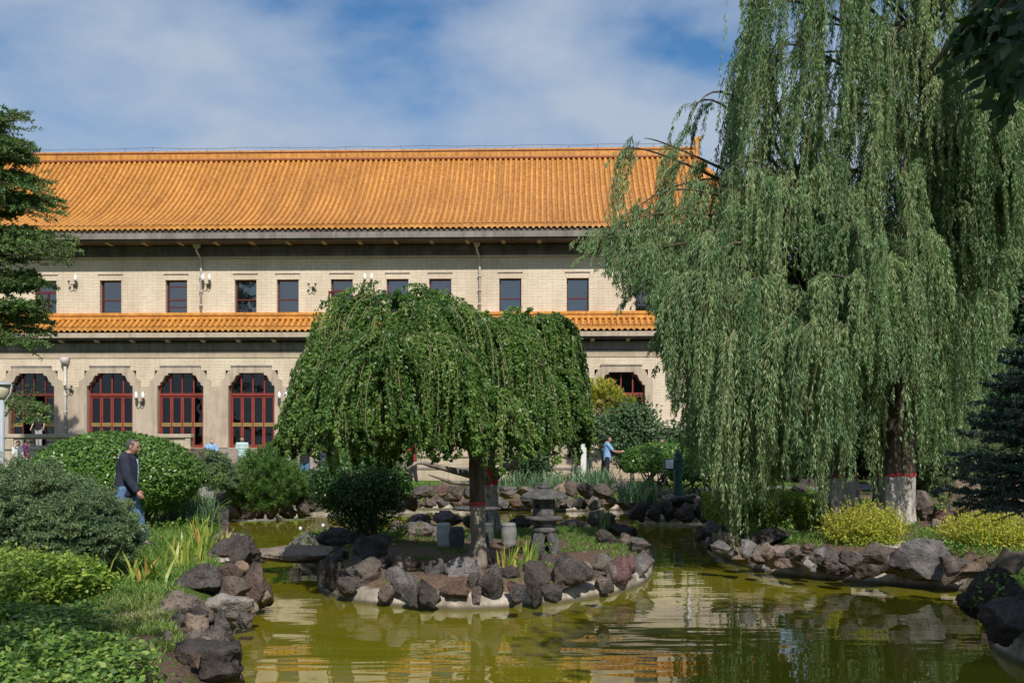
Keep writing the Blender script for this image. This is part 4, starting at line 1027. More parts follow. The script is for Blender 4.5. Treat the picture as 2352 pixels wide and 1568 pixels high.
# ------------------------------------------------------------------ the two old willows
WSIL = np.array([(1688,-500),(1700,20),(1712,110),(1690,190),(1640,205),(1565,250),(1540,330),(1470,288),(1412,320),(1432,420),(1465,480),(1395,525),(1383,590),(1432,705),(1490,640),(1520,790),
    (1535,900),(1552,960),(1588,985),(1600,1085),(1660,1160),(1690,1228),(1712,1180),(1760,1160),(1795,1100),(1850,1085),(1895,1110),(1930,1085),(1960,1080),(2040,1050),(2100,1080),(2190,1040),(2235,960),(2290,880),(2330,700),(2360,500),(2640,480),(2640,-500)], float)
def willow(root, limbs, arcs, strand_len, dens, sd, extra=()):
    S, LN, OW, A = [], [], [], []
    CID = []
    for p0, pm, p2 in arcs:
        c = bez(p0, pm, p2, 14); A.append(c)
        ln = np.linalg.norm(np.diff(c, axis=0), axis=1).sum(); nc = max(3, int(ln*dens/7)); per = 7; n = nc*per
        t = np.repeat(.16+.84*R.random(nc)**.8, per)+R.normal(size=n)*.012; t = t.clip(0, 1); i = t*12.99; ii = i.astype(int)
        cj = np.repeat(R.normal(size=(nc, 3))*np.array([.15, .15, .05]), per, 0)
        s = c[ii]+(c[ii+1]-c[ii])*(i-ii)[:, None]+cj+R.normal(size=(n, 3))*np.array([.05, .05, .04])
        o = np.asarray(p2)-np.asarray(p0); o[2] = 0; o = unit(o)[None]*(.7+.5*t[:, None])+np.repeat(R.normal(size=(nc, 3))*.4, per, 0)+R.normal(size=(n, 3))*.28; o[:, 2] = 0
        S.append(s); OW.append(o); LN.append(strand_len*np.repeat(.35+.95*R.random(nc), per)*(.6+.5*R.random(n))*(.65+.45*t)); CID.append(np.repeat(R.random(nc), per))
    S, OW, LN = np.concatenate(S), np.concatenate(OW), np.concatenate(LN)
    CID = np.concatenate(CID); x, y = proj(S); k = inpoly(x, y, WSIL) | (y < 0); S, OW, LN, CID = S[k], OW[k], LN[k], CID[k]
    for _ in range(7):                                   # the shoots stop where the crown's skirt ends
        e = S+np.array([0, 0, -1.])*LN[:, None]+OW*.3; x, y = proj(e); bad = ~inpoly(x, y, WSIL); LN = np.where(bad, LN*.78, LN)
    x, y = proj(S); k = ~((x < 1680) & (y < 500)) | ((CID*97) % 1 < .36); S, OW, LN, CID = S[k], OW[k], LN[k], CID[k]
    k = LN > .22; S, OW, LN, CID = S[k], OW[k], LN[k], CID[k]
    x, y = proj(S); e = S+np.array([0, 0, -1.])*LN[:, None]; _, ye = proj(e)      # shoots thinned out so that sun can fall on the left bole
    k = ~((x > 1975) & (x < 2135) & (S[:, 1] < 17.8) & (ye > 885) & (R.random(len(S)) < .85)); S, OW, LN, CID = S[k], OW[k], LN[k], CID[k]
    x, y = proj(S); front = (x > 1872) & (x < 2000) & (S[:, 1] < 18.2); zmin = H-(1088-HY)*S[:, 1]/F; LN = np.where(front, np.minimum(LN, np.maximum(S[:, 2]-zmin, .25)), LN)
    for (px, py0, py1, Y, n, sp) in extra:
        s = np.array([D(px, py0, Y)[:]]*n)+R.normal(size=(n, 3))*np.array([sp, sp, .2]); S = np.concatenate([S, s])
        LN = np.concatenate([LN, (py1-py0)*Y/F*(.72+.3*R.random(n))]); OW = np.concatenate([OW, R.normal(size=(n, 3))*.12]); CID = np.concatenate([CID, .35+.5*R.random(n)])
    Pth = weeping(S, LN, OW, 10, .05, .32)
    hang_leaves('crown', M['l_willow'], root, Pth, 72, .110, .0175, .8, CID)
    sub = Pth[R.random(len(Pth)) < .5]
    lines_mesh('hanging_twigs', M['twig'], root, sub, .0035)
    mb = MB()
    for c in A:
        mb.tube([tuple(q) for q in c], list(np.linspace(.04, .006, len(c))), 5)
    mb.build('boughs', M['bark'], root, True)
    return len(S)
def arcs_for(origin, n, az, reach, zr, apex, Yc):
    out = []
    for _ in range(n):
        z = R.uniform(*zr); a = R.uniform(*az); r = R.uniform(*reach)
        o = origin(z); tip = np.array([o[0]+r*math.cos(a), o[1]+r*math.sin(a), z+R.uniform(-.5, .7)])
        pm = np.array([o[0]+r*.52*math.cos(a), o[1]+r*.52*math.sin(a), max(z, tip[2])+R.uniform(*apex)])
        out.append((o, pm, tip))
    return out
def lerp_line(pts):
    P = np.array(pts, float)
    return lambda z: np.array([np.interp(z, P[:, 2], P[:, 0]), np.interp(z, P[:, 2], P[:, 1]), z])
YA, YB = 18.6, 18.2
LA = [D(1935,1200,YA)[:], D(1925,1050,YA)[:], D(1905,800,YA)[:], D(1875,600,YA)[:], D(1850,425,YA)[:], D(1850,380,YA)[:]]
LB = [D(2055,1208,YB)[:], D(2058,1050,YB)[:], D(2080,850,YB)[:], D(2112,600,YB)[:], D(2130,250,YB)[:], D(2120,-120,YB)[:], D(2100,-320,YB)[:]]
fa, fb = lerp_line(LA), lerp_line(LB)
def bole(name, LP, rs, zs, root):
    P = [tuple(q) for q in LP]
    mb = MB(); k = len(P); A = np.array(P); tt = np.linspace(0, k-1, (k-1)*14+1)
    Q = np.stack([np.interp(tt, range(k), A[:, i]) for i in range(3)], 1); rr = np.interp(tt, range(k), rs)
    n = 40; V = []
    for j, (q, r) in enumerate(zip(Q, rr)):
        for a in range(n):
            th = 2*math.pi*a/n
            fl = 1+.10*math.sin(th*5+.6*math.sin(q[2]*1.3))+.05*math.sin(th*11+q[2]*2)+.045*mnoise.noise(Vector((math.cos(th)*2, math.sin(th)*2, q[2]*1.8)))*2
            if q[2] < .9: fl += .35*(.9-q[2])*(.6+.5*math.sin(th*5))
            V.append((q[0]+r*fl*math.cos(th), q[1]+r*fl*math.sin(th), q[2]))
    m_ = len(Q); mb.add(V, [(i*n+a, i*n+(a+1) % n, (i+1)*n+(a+1) % n, (i+1)*n+a) for i in range(m_-1) for a in range(n)]+[tuple((m_-1)*n+a for a in range(n))])
    return mb.build(name, trunkmat(root.name+'_bark', zs), root, True)
def redring(root, z, LP, r, n=40):
    c = lerp_line(LP)(z); V = []
    for q in range(2):
        for a in range(n):
            th = 2*math.pi*a/n; fl = 1.02+.10*math.sin(th*5+.6*math.sin(z*1.3))+.05*math.sin(th*11+z*2)+.045*mnoise.noise(Vector((math.cos(th)*2, math.sin(th)*2, z*1.8)))*2
            V.append((c[0]+r*fl*math.cos(th), c[1]+r*fl*math.sin(th), z+.05*q+.015*math.sin(th*7+q)))
    MB().add(V, [(a, (a+1) % n, n+(a+1) % n, n+a) for a in range(n)]).build('red_band', M['redband'], root, True)
wa = empty('willow_tree', LA[0], 'left weeping willow, pruned to a stub, crooked red band on its whitewashed foot', 'tree', 'weeping willows on the right bank')
wb = empty('willow_tree', LB[0], 'tall right weeping willow with a level red band above its whitewashed foot', 'tree', 'weeping willows on the right bank')
for o in (wa, wb): o.location = (0, 0, 0)
zA, zB = D(0,1097,YA).z, D(0,1092,YB).z
bole('trunk', LA, [.36, .30, .26, .24, .25, .2], zA, wa); bole('trunk', LB, [.36, .32, .28, .22, .16, .11, .05], zB, wb)
redring(wa, zA, LA, .312); redring(wb, zB, LB, .336)
def I(px, py, Y): return np.array(D(px, py, Y)[:])
arcsA = [ (fa(6.0), I(1745,140,17.6), I(1692,215,17.2)), (fa(6.4), I(1690,225,17), I(1575,300,16.6)), (fa(6.2), I(1665,245,18.4), I(1575,300,18.6)), (fa(6.3), I(1600,360,17.5), I(1480,318,17.0)),
  (fa(6.0), I(1560,370,17.2), I(1425,350,16.6)), (fa(5.8), I(1620,440,17.0), I(1470,480,16.2)), (fa(5.6), I(1600,490,16.6), I(1400,535,16.0)), (fa(5.4), I(1580,520,17.4), I(1390,560,17.2)),
  (fa(5.0), I(1640,560,16.2), I(1440,610,15.6)), (fa(4.4), I(1700,520,15.8), I(1570,680,15.0)), (fa(4.2), I(1720,560,15.2), I(1600,700,14.6)), (fa(3.6), I(1760,640,15.0), I(1640,800,14.4)),
  (fa(4.6), I(1690,600,17.2), I(1520,690,16.8)), (fa(3.4), I(1720,740,16.2), I(1560,840,15.6)), (fa(3.2), I(1840,745,15.0), I(1740,800,14.5)), (fa(3.2), I(1880,750,14.9), I(1960,820,14.4)),
  (fa(4.4), I(1950,600,15.4), I(2085,790,14.9)), (fa(4.0), I(1900,640,15.0), I(2030,700,14.4)), (fa(2.8), I(1760,880,15.6), I(1640,960,15.0)), (fa(5.6), I(1800,420,15.8), I(1730,520,15.2)),
  (fa(5.9), I(1760,380,16.4), I(1640,430,15.8)), (fa(5.6), I(1920,480,15.8), I(1990,560,15.4)), (fa(2.6), I(1850,960,16.2), I(1780,1010,15.8)), (fa(2.6), I(1700,960,16.6), I(1600,980,16.2))]
arcsA += arcs_for(fa, 34, (math.pi*.95, math.pi*1.9), (1.6, 4.3), (2.9, 6.4), (.35, .9), YA)
arcsA += arcs_for(fa, 10, (math.pi*.55, math.pi*1.0), (1.6, 3.8), (3.4, 6.2), (.3, .8), YA)
arcsB = arcs_for(fb, 52, (math.pi*1.0, math.pi*2.05), (1.4, 4.4), (5.6, 12.6), (.3, .9), YB)
arcsB += arcs_for(fb, 26, (math.pi*1.45, math.pi*2.1), (1.4, 3.8), (3.0, 7.5), (.3, .8), YB)
arcsB += [(fb(z), I(x1,y1,16.5), I(x2,y2,16)) for z, x1, y1, x2, y2 in ((8.5,1900,-60,1712,20),(8.2,1880,20,1720,60),(9.2,1850,-160,1705,-60),(9.8,1900,-220,1740,-180),(7.6,1880,120,1760,150),(7.2,1990,170,1880,220),(7,2200,210,2300,280),(6.4,2230,260,2340,330),(9.0,2120,-40,2180,60),(8.4,2080,60,2040,150),(8.0,2200,60,2290,150),(7.6,2150,160,2190,250),(9.4,2040,-80,1960,0),(10,2220,-120,2330,-20),(7.0,2060,230,1990,330),(6.6,2180,330,2250,420),(5.8,2130,420,2190,520),(5.4,2230,470,2320,580))]
arcsB += arcs_for(fb, 12, (math.pi*.2, math.pi*.9), (1.5, 3.5), (5, 11), (.3, .8), YB)
nA = willow(wa, None, arcsA, 2.15, 21, 1, [(1690,900,1232,15.2,42,.11),(1770,880,1165,15.4,34,.09),(1602,820,1092,16.0,30,.08),(1886,860,1195,15.9,22,.05),(1660,880,1150,15.5,24,.1),(1735,900,1100,15.6,24,.12),(1945,850,1100,15.6,30,.12),(1830,840,1090,15.8,36,.16)])
nB = willow(wb, None, arcsB, 2.2, 14, 2, [(2165,760,1060,15.6,36,.14),(2120,800,1060,15.4,30,.12),(2200,700,1000,16,34,.15),(2008,880,1120,16.2,14,.06),(2140,700,1085,16,30,.12)])
print('willow strands', nA, nB)
# the stub of the pruned left willow is pale sawn wood
mb = MB(); c = I(1850,425,YA); mb.tube([tuple(c-np.array([0,0,.1])), tuple(c+np.array([-.01,0,.22])), tuple(c+np.array([-.03,0,.36]))], [.27, .25, .21], 14); mb.build('pruned_stub', M['bark_pale'], wa, True)

# ------------------------------------------------------------------ the two weeping elms on the island
def lobes_tree(root, lobes, mleaf, L, W, per_m, hang):
    PT = []
    CID = []
    for (cx_, cy_, zc, r, hh, n, lo) in lobes:
        per = 3; nc = int(n*1.35/per); n = nc*per; rep = lambda q: np.repeat(q, per, 0)
        a = rep(R.random(nc)*2*math.pi)+R.normal(size=n)*.05; ph0 = rep(np.where(R.random(nc) < .25, .55*R.random(nc)**.7, np.arccos(1-R.random(nc)*.97)))+R.normal(size=n)*.04; ph0 = ph0.clip(.02, 1.55); K = 12; t = np.linspace(0, 1, K)[None]
        jit = rep(.64+.42*R.random(nc)**.5)+R.normal(size=n)*.02
        ln = hang*rep(.25+1.15*R.random(nc))*(.6+.5*R.random(n))
        arcl = (math.pi/2-ph0)*r*.9; tot = np.minimum(arcl+ln, rep(.45+1.5*R.random(nc))*(.7+.4*R.random(n))); s = t*tot[:, None]
        on = s < arcl[:, None]; ph = np.minimum(ph0[:, None]+s/(r*.9), math.pi/2)
        drop = np.maximum(s-arcl[:, None], 0)
        lum = 1+.07*np.sin(a*5+cx_*3)[:, None]*np.sin(ph*3)+.05*np.sin(a*11+1)[:, None]*np.cos(ph*4+a[:, None])
        rr = (np.sin(ph)**.9*r*jit[:, None]+.09*np.sqrt(drop))*lum
        aa = a[:, None]+.25*np.sin(s*3+a[:, None]*5)*.3
        x = cx_+rr*np.cos(aa); y = cy_+rr*np.sin(aa)*1.08; z = zc+np.cos(ph)**.85*hh*(.42+.58*jit[:, None])*(1+.08*np.sin(a*3+cx_*7)[:, None]*np.sin(ph))-drop+.045*np.sin(s*8+a[:, None]*7)
        lim = lo+rep(.30*np.abs(R.normal(size=nc))-.28*(R.random(nc) < .22))[:, None]+.12*R.random((n, 1)); z = np.where(z < lim, lim+(z-lim)*.08, z)
        PT.append(np.stack([x, y, z], -1)); CID.append(rep(R.random(nc)))
    CID = np.concatenate(CID)
    PT = np.concatenate(PT)
    hang_leaves('crown', mleaf, root, PT, per_m, L, W, .5, CID)
    lines_mesh('hanging_twigs', M['twig'], root, PT[R.random(len(PT)) < .3], .0046)
def limb_set(root, m, base, forks, r0, name='trunk'):
    trunk_mesh(root, m, [(p, r) for p, r in forks], name)
e1 = empty('weeping_elm', (0, 0, 0), 'dark-trunked weeping tree with a thin red band, at the front of the island', 'tree', 'weeping trees on the island')
Y1 = 13.1
b1 = D(1100,1302,Y1)
def J(px, py, Y=Y1): return D(px, py, Y)[:]
trunk_mesh(e1, M['bark_pale'], [([J(1100,1304), J(1098,1230), J(1096,1155)], [.115, .10, .095])], 'trunk_foot', 16)
trunk_mesh(e1, M['bark'], [([J(1096,1158), J(1094,1060), J(1088,1000), J(1070,930), J(1040,860), J(990,790), J(930,740)], [.096, .10, .11, .095, .08, .06, .03]),
   ([J(1088,1010), J(1020,930,12.8), J(920,850,12.5), J(820,830,12.3), J(740,900,12.2)], [.085, .06, .05, .035, .015]),
   ([J(1085,1000), J(1130,900,12.9), J(1180,820,12.7), J(1250,840,12.5)], [.075, .055, .04, .015]), ([J(1075,940), J(1000,860,13.8), J(900,800,14.2), J(800,860,14.4)], [.06, .05, .04, .015]),
   ([J(1060,900), J(1060,800,13.4), J(1000,720,13.5), J(930,700,13.4)], [.06, .05, .035, .015]),
   ([J(1088,1030), J(1000,1000,12.6), J(880,990,12.2)], [.05, .035, .012])])
rb = D(1096,1157,Y1); MB().tube([(rb.x, rb.y, rb.z-.02), (rb.x, rb.y, rb.z+.035)], .112, 18, False).build('red_band', M['redband'], e1, True)
def lobe(px, ptop, r_px, Y, hh, n, lo=1.75):
    c = D(px, ptop, Y); r = r_px*Y/F; return (c.x, c.y, c.z-hh, r, hh, n, lo)
lobes_tree(e1, [lobe(915,662,205,13.0,1.25,620,1.92), lobe(790,775,118,12.7,.95,340,1.92), lobe(1010,700,175,12.7,1.2,480), lobe(925,760,210,12.0,.9,430,1.85), lobe(1120,728,135,12.9,1.1,340,1.9), lobe(765,880,108,12.5,.6,240,1.92), lobe(1050,880,150,11.9,.6,260,1.8), lobe(860,890,130,12.0,.6,200,1.98), lobe(712,930,48,12.6,.5,90,1.8)], M['l_elm'], .056, .026, 105, 1.0)
e2 = empty('weeping_elm', (0, 0, 0), 'weeping tree with whitewashed trunk and red cloth on its fork, behind the stone table', 'tree', 'weeping trees on the island')
Y2 = 18.3
t2 = [([J(1132,1222,Y2), J(1126,1170,Y2), J(1124,1100,Y2)], [.19, .155, .15])]
trunk_mesh(e2, M['whitewash'], t2, 'trunk', 16)
trunk_mesh(e2, M['bark_pale'], [([J(1124,1106,Y2), J(1150,1080,Y2), J(1200,1050,17.6), J(1260,1010,17.0), J(1300,960,16.6)], [.10, .085, .07, .05, .02]), ([J(1122,1106,Y2), J(1080,1090,Y2), J(1020,1075,17.6), J(960,1060,17.2), J(920,1085,17)], [.09, .07, .05, .035, .015]),
   ([J(1122,1104,Y2), J(1125,1040,Y2), J(1140,960,18), J(1180,860,17.4), J(1220,790,17)], [.12, .10, .08, .06, .02]), ([J(1126,1100,Y2), J(1090,1110,17.6), J(1040,1108,17), J(985,1090,16.6)], [.06, .05, .035, .015])], 'branches')
rc = D(1124,1108,Y2); MB().tube([(rc.x, rc.y, rc.z-.03), (rc.x, rc.y, rc.z+.05)], .165, 16, False).tube([J(1128,1104,Y2-.17), J(1122,1085,Y2-.18), J(1119,1066,Y2-.17)], [.03, .05, .02], 8).build('red_cloth', M['redcloth'], e2, True)
lobes_tree(e2, [lobe(1225,712,122,17.0,1.2,420,1.95), lobe(1275,790,78,16.8,1.3,240,1.9), lobe(1170,730,120,17.3,1.3,320,2.0), lobe(1260,850,92,16.4,.9,260,1.85), lobe(1110,730,120,17.6,1.2,240,2.2)], M['l_elm'], .068, .033, 92, 1.0)
# ------------------------------------------------------------------ shrubs, conifers, flowers and grass
def shrub(name, label, loc, cat='shrub', group=None):
    return empty(name, loc, label, cat, group)
def atp(px, py, Y): return np.array(D(px, py, Y)[:])
# clipped egg shaped shrub behind the walking man
s = shrub('clipped_shrub', 'big clipped egg-shaped green shrub on several stems behind the walking man', (0, 0, 0))
Y = 19.0; c = atp(265,1092,Y); r = np.array([190*Y/F, 1.35, 100*Y/F])
dome_leaves(s, M['l_clip'], c, r, 30000, .075, .042, .16, -.8, .035, 1., .45)
g = atp(340,1205,Y); stems(s, (g[0]-.15, g[1], .4), c, r*np.array([1, 1, .3]), 16, .028, M['twig_dark'])
# low blue spruce in front of the man
s = shrub('blue_spruce_shrub', 'low spreading blue-green spruce hiding the feet of the walking man', (0, 0, 0))
Y = 12.2; spruce_bush(s, M['n_blue'], M['twig_dark'], atp(20,1218,Y), (204*Y/F, 1.4, 122*Y/F), 1500, 30, .046, .0135, .34)
spruce_bush(s, M['n_blue'], M['twig_dark'], atp(195,1222,11.8), (84*Y/F, .8, 56*Y/F), 460, 30, .046, .0135, .26, -.8)
# pine bush leaning over the water on the far left
s = shrub('pine_shrub', 'bushy bright green young pine hanging over the far left shore', (0, 0, 0))
Y = 26.2
tw = []
for k in range(420):
    d = rdir(1)[0]; f = .35+.65*R.random()**.6; p = atp(612,1116,Y)+d*f*np.array([(84-30*max(0, d[2]))*Y/F, .95, 66*Y/F]); dv = unit(d*np.array([1, 1, .4])+np.array([0, 0, .65])+R.normal(size=3)*.25)
    tw.append(p[None]+dv[None]*np.linspace(0, .34, 4)[:, None])
for k in range(9):
    p = atp(628+R.normal()*9,1065,Y); tw.append(p[None]+unit(np.array([R.normal()*.25, 0, 1]))[None]*np.linspace(0, .5, 4)[:, None])
T = np.array(tw); lines_mesh('twigs', M['twig'], s, T, .012); P, d = needles_on(T, 64, .16, .02, .62)
leaves('needles', M['n_pine'], s, P, d, .16*(.7+.5*R.random(len(P))), .017)
trunk_mesh(s, M['bark'], [([J(600,1190,Y), J(605,1140,Y), J(615,1080,Y)], [.07, .05, .02])])
# grey-green juniper between clipped shrub and pine
s = shrub('juniper_shrub', 'grey-green juniper mound between the clipped shrub and the far pine', (0, 0, 0))
Y = 25; spruce_bush(s, M['n_blue'], M['twig'], atp(485,1108,Y), (48*Y/F, .55, 62*Y/F), 380, 26, .06, .016, .24)
# round bush on the island
s = shrub('round_shrub', 'dark green multi-stemmed round shrub at the left end of the island', (0, 0, 0))
Y = 16.8; c = atp(828,1112,Y); r = np.array([118*Y/F, .85, 68*Y/F])
dome_leaves(s, M['l_dark'], c, r, 11000, .07, .036, .25, -.75, .10, 4., .6, inner=.45)
dome_leaves(s, M['l_dark'], atp(835,1165,Y), r*np.array([.72, .75, .8]), 4200, .07, .034, .6, -1, .15, 5., .9, 'lower_foliage')
stems(s, (atp(850,1228,Y)[0], Y, .32), c, r, 34, .016, M['twig_dark'], 'stems', .16)
# clipped umbrella shrubs on the rocky point
s = shrub('clipped_shrub', 'wide flat-topped clipped shrub on bent stems, left of the green sign post', (0, 0, 0), 'shrub', 'clipped shrubs on the rocky point')
Y = 32; c = atp(1518,1062,Y); r = np.array([90*Y/F, 1.1, 46*Y/F])
dome_leaves(s, M['l_clip'], c, r, 12000, .10, .06, .2, -.45, .04, 2., .45); stems(s, (atp(1500,1130,Y)[0], Y, .6), c, r*np.array([1, 1, .2]), 14, .035, M['twig_dark'], 'stems', .35)
s = shrub('clipped_shrub', 'smaller drooping clipped shrub right behind the green sign post', (0, 0, 0), 'shrub', 'clipped shrubs on the rocky point')
Y = 29; c = atp(1600,1082,Y); r = np.array([70*Y/F, .9, 34*Y/F])
dome_leaves(s, M['l_clip'], c, r, 8000, .09, .055, .25, -.6, .05, 3., .5); stems(s, (atp(1605,1140,Y)[0], Y, .55), c, r*np.array([1, 1, .2]), 10, .03, M['twig_dark'], 'stems', .35)
# small trees against the terrace
def small_tree(label, px, py, Y, w, h, m, ncl, nl, L, W, sp, basepx=None, name='small_tree', group='small trees before the terrace'):
    t = shrub(name, label, (0, 0, 0), 'tree', group); c = atp(px, py, Y)
    clump_tree(t, m, c, (w*Y/F, w*Y/F*.7, h*Y/F), ncl, nl, L, W, sp)
    b = atp(basepx or px, 1100, Y); trunk_mesh(t, M['bark'], [([(b[0], b[1], .4), tuple((b+c)/2), tuple(c)], [.09, .06, .03]), ([tuple((b*.6+c*.4)), (c[0]-.3, c[1], c[2]+.1)], [.05, .02]), ([tuple((b*.5+c*.5)), (c[0]+.4, c[1], c[2]+.2)], [.05, .02])])
    return t
small_tree('grey-green leafy tree standing behind the man in the blue shirt', 1452, 995, 37.5, 66, 72, M['l_olive'], 150, 55, .15, .085, .28)
small_tree('low grey-green tree between the leafy tree and the willow', 1555, 1012, 37, 44, 36, M['l_olive'], 60, 50, .15, .085, .28)
small_tree('dark green shrubby tree just right of the weeping trees', 1385, 985, 39, 26, 40, M['l_olive'], 40, 50, .14, .08, .25)
small_tree('dark shrubby tree under the left side of the island trees', 870, 1035, 36, 90, 26, M['n_pine'], 70, 60, .17, .035, .3)
small_tree('shaded round tree behind the lantern', 1215, 1060, 36, 40, 36, M['l_far'], 60, 50, .14, .08, .28)
s = shrub('golden_pine', 'yellow-tipped young pine beside the right arched doorway', (0, 0, 0), 'tree')
Y = 40; tw = []
for k in range(130):
    d = rdir(1)[0]; p = atp(1385,918,Y)+d*(.35+.65*R.random())*np.array([36*Y/F, .6, 32*Y/F]); dv = unit(d+np.array([0, 0, .6])); tw.append(p[None]+dv[None]*np.linspace(0, .35, 4)[:, None])
for k in range(24):
    p = atp(1440+R.normal()*10,938+R.normal()*5,Y); tw.append(p[None]+unit(np.array([.3, 0, 1]))[None]*np.linspace(0, .3, 4)[:, None])
T = np.array(tw); P, d = needles_on(T, 44, .2, .04, .6); leaves('needles', M['n_gold'], s, P, d, .2*(.7+.5*R.random(len(P))), .035)
trunk_mesh(s, M['bark'], [([J(1390,1095,Y), J(1388,1000,Y), J(1385,900,Y)], [.09, .07, .02])])
# golden privets on the right bank
for px, py, w, h, Y, lab in ((1985,1222,88,46,15.6,'golden-leaved low shrub in front of the whitewashed willow trunks'), (2280,1238,112,46,14.6,'golden-leaved low shrub before the rockery, at the right edge of the bank')):
    s = shrub('golden_shrub', lab, (0, 0, 0), 'shrub', 'golden shrubs on the right bank'); c = atp(px, py, Y); r = np.array([w*Y/F, .62, h*Y/F])
    dome_leaves(s, M['l_yellow'], c, r*np.array([.93, 1, .9]), 15000, .036, .022, .42, -.85, .34, px*.01, .9, inner=.4, up=.5)
    d = rdir(500); d[:, 2] = np.abs(d[:, 2]); p = c+d*r*.9; q = unit(d*.6+np.array([0, 0, .8])+R.normal(size=d.shape)*.3); PT = p[:, None]+q[:, None]*np.linspace(0, 1, 5)[None, :, None]*(.08+.22*R.random((500, 1, 1))**1.5)
    lines_mesh('shoots', M['twig'], s, PT, .003); PP, TT, _, _ = along(PT, 11); leaves('shoot_leaves', M['l_yellow'], s, PP, unit(TT+rdir(len(PP))*.9), .034, .018, None, .35+.65*R.random(len(PP)))
    stems(s, (c[0], c[1], c[2]-h*Y/F), c, r, 40, .01, M['twig_dark'])
    P = np.array([c[0], c[1]-.45, c[2]-r[2]*.75])+R.normal(size=(1500, 3))*np.array([r[0]*.45, .12, .09]); leaves('low_green_leaves', M['l_cover'], s, P, rdir(1500)+np.array([0, -.4, .3]), .06, .03)
# clipped dark hedge under the willows
s = shrub('clipped_hedge', 'clipped dark hedge in the shade between the far rocks and the willow trunks', (0, 0, 0), 'hedge')
n = 16000; u = R.random((n, 3)); hx0, hx1, hy0, hy1, hz0, hz1 = 4.1, 6.0, 18.4, 21.6, .45, .98
k = R.integers(0, 3, n); u[np.arange(n), k] = np.where(k == 1, .04*R.random(n), np.where(k == 2, 1-.06*R.random(n), np.round(u[np.arange(n), k])*.96+.02))
P = np.stack([hx0+(hx1-hx0)*u[:, 0], hy0+(hy1-hy0)*u[:, 1], hz0+(hz1-hz0)*u[:, 2]], 1)+R.normal(size=(n, 3))*.03
P[:, 2] += .05*np.sin(P[:, 0]*4)+.04*np.sin(P[:, 1]*5)
leaves('foliage', M['l_hedge'], s, P, rdir(n)+np.array([0, -.3, .5]), .05, .028)
MB().box(hx0+.1, hx1-.1, hy0+.1, hy1-.1, hz0-.1, hz1-.12).build('light_blocking_core', M['twig_dark'], s)  # solid dark box added inside to stop light passing through the hedge
# hedge filling the near left corner
s = shrub('leafy_hedge', 'low leafy hedge filling the near left corner', (0, 0, 0), 'hedge')
def top_h(x, y): return .88+.05*np.sin(x*3.1)+.05*np.sin(y*2.7+x)-.28*sst(-4.35, -3.95, x)-.10*sst(8.2, 6.8, y)
n = 46000; x = R.uniform(-7.2, -4.02, n); y = R.uniform(6.7, 10.2, n); e = (.22*R.random(n)**1.6)
x = np.where(R.random(n) < .22, -4.05-.25*R.random(n), x); top = R.random(n) < .72
z = np.where(top, top_h(x, y)-e, .35+(top_h(x, y)-.35)*R.random(n)); y = np.where(~top & (R.random(n) < .5), 6.7+.2*R.random(n), y)
P = np.stack([x, y, z], 1)+R.normal(size=(n, 3))*.025
d = rdir(n)*np.array([1, 1, .5])+np.array([0, -.2, .12]); leaves('foliage', M['l_hedge'], s, P, d, .052*(.6+.7*R.random(n)), .032, np.array([[0, -.25, 1.]])*np.ones((n, 1)), None, .5)
m_ = 260; P = np.stack([R.uniform(-7, -4.2, m_), R.uniform(7.2, 10.2, m_), np.zeros(m_)], 1); P[:, 2] = top_h(P[:, 0], P[:, 1])-.06
PT = P[:, None]+unit(np.array([0, 0, 1.])+R.normal(size=(m_, 3))*.25)[:, None]*np.linspace(0, 1, 5)[None, :, None]*(.06+.12*R.random((m_, 1, 1))); lines_mesh('shoots', M['twig'], s, PT, .003)
PP, TT, _, _ = along(PT, 9); leaves('shoot_leaves', M['l_hedge'], s, PP, unit(rdir(len(PP))+np.array([0, 0, .4])), .042, .024, None, .5+.5*R.random(len(PP)))
MB().box(-7.2, -4.35, 6.95, 10.0, .2, .66).build('light_blocking_core', M['twig_dark'], s)  # unseen solid core, added so the foliage lets no light through
# broad leaved ground cover at the bottom left edge
n = 40000; x = R.uniform(-4.6, -2.0, n); y = R.uniform(5.0, 8.4, n); k = (x < -2.05-.62*(y-5.6)+.25*np.sin(y*4)+.12*R.normal(size=n)); x, y = x[k], y[k]; n = len(x)
z = .42+.20*R.random(n)+.06*np.sin(x*6)*np.sin(y*5)
tag(leaves('ground_cover', M['l_cover'], None, np.stack([x, y, z], 1), rdir(n)*np.array([1, 1, .35])+np.array([0, -.2, .05]), .052*(.5+.8*R.random(n)), .034, np.array([[0, -.2, 1.]])*np.ones((n, 1)), None, .45), 'leafy ground cover at the near left corner', 'ground cover', kind='stuff')
# iris and daylily clumps
def clump(px, py, Y, n, L, W, lean, m, name, label, cat, group, spread=.1, curl=.2):
    c = atp(px, py, Y); P = np.array([c[0], c[1], c[2]-.03])+np.stack([R.normal(size=n)*spread, R.normal(size=n)*spread, np.zeros(n)], 1)
    o = blades(name, m, None, P, R.random(n)*6.28, L*(.6+.55*R.random(n)), W, np.abs(R.normal(size=n))*lean, curl*(.4+R.random(n)))
    return tag(o, label, cat, group)
gi = 'iris clumps on the left bank'
clump(432,1303,12.8,34,.50,.042,.30,M['sword'],'iris_clump','tall iris clump with sword leaves beside the broad blackish rock','plant',gi,.12,.12)
clump(478,1266,14.6,30,.46,.04,.30,M['sword'],'iris_clump','yellowing iris clump leaning out towards the water near the bridge','plant',gi,.14,.14)
clump(452,1246,16.2,26,.50,.04,.25,M['sword'],'iris_clump','slender iris clump just behind the yellowing one','plant',gi,.13,.12)
clump(400,1262,14.6,14,.32,.035,.35,M['sword'],'iris_clump','short orange-tipped iris clump on the lawn edge','plant',gi,.10,.2)
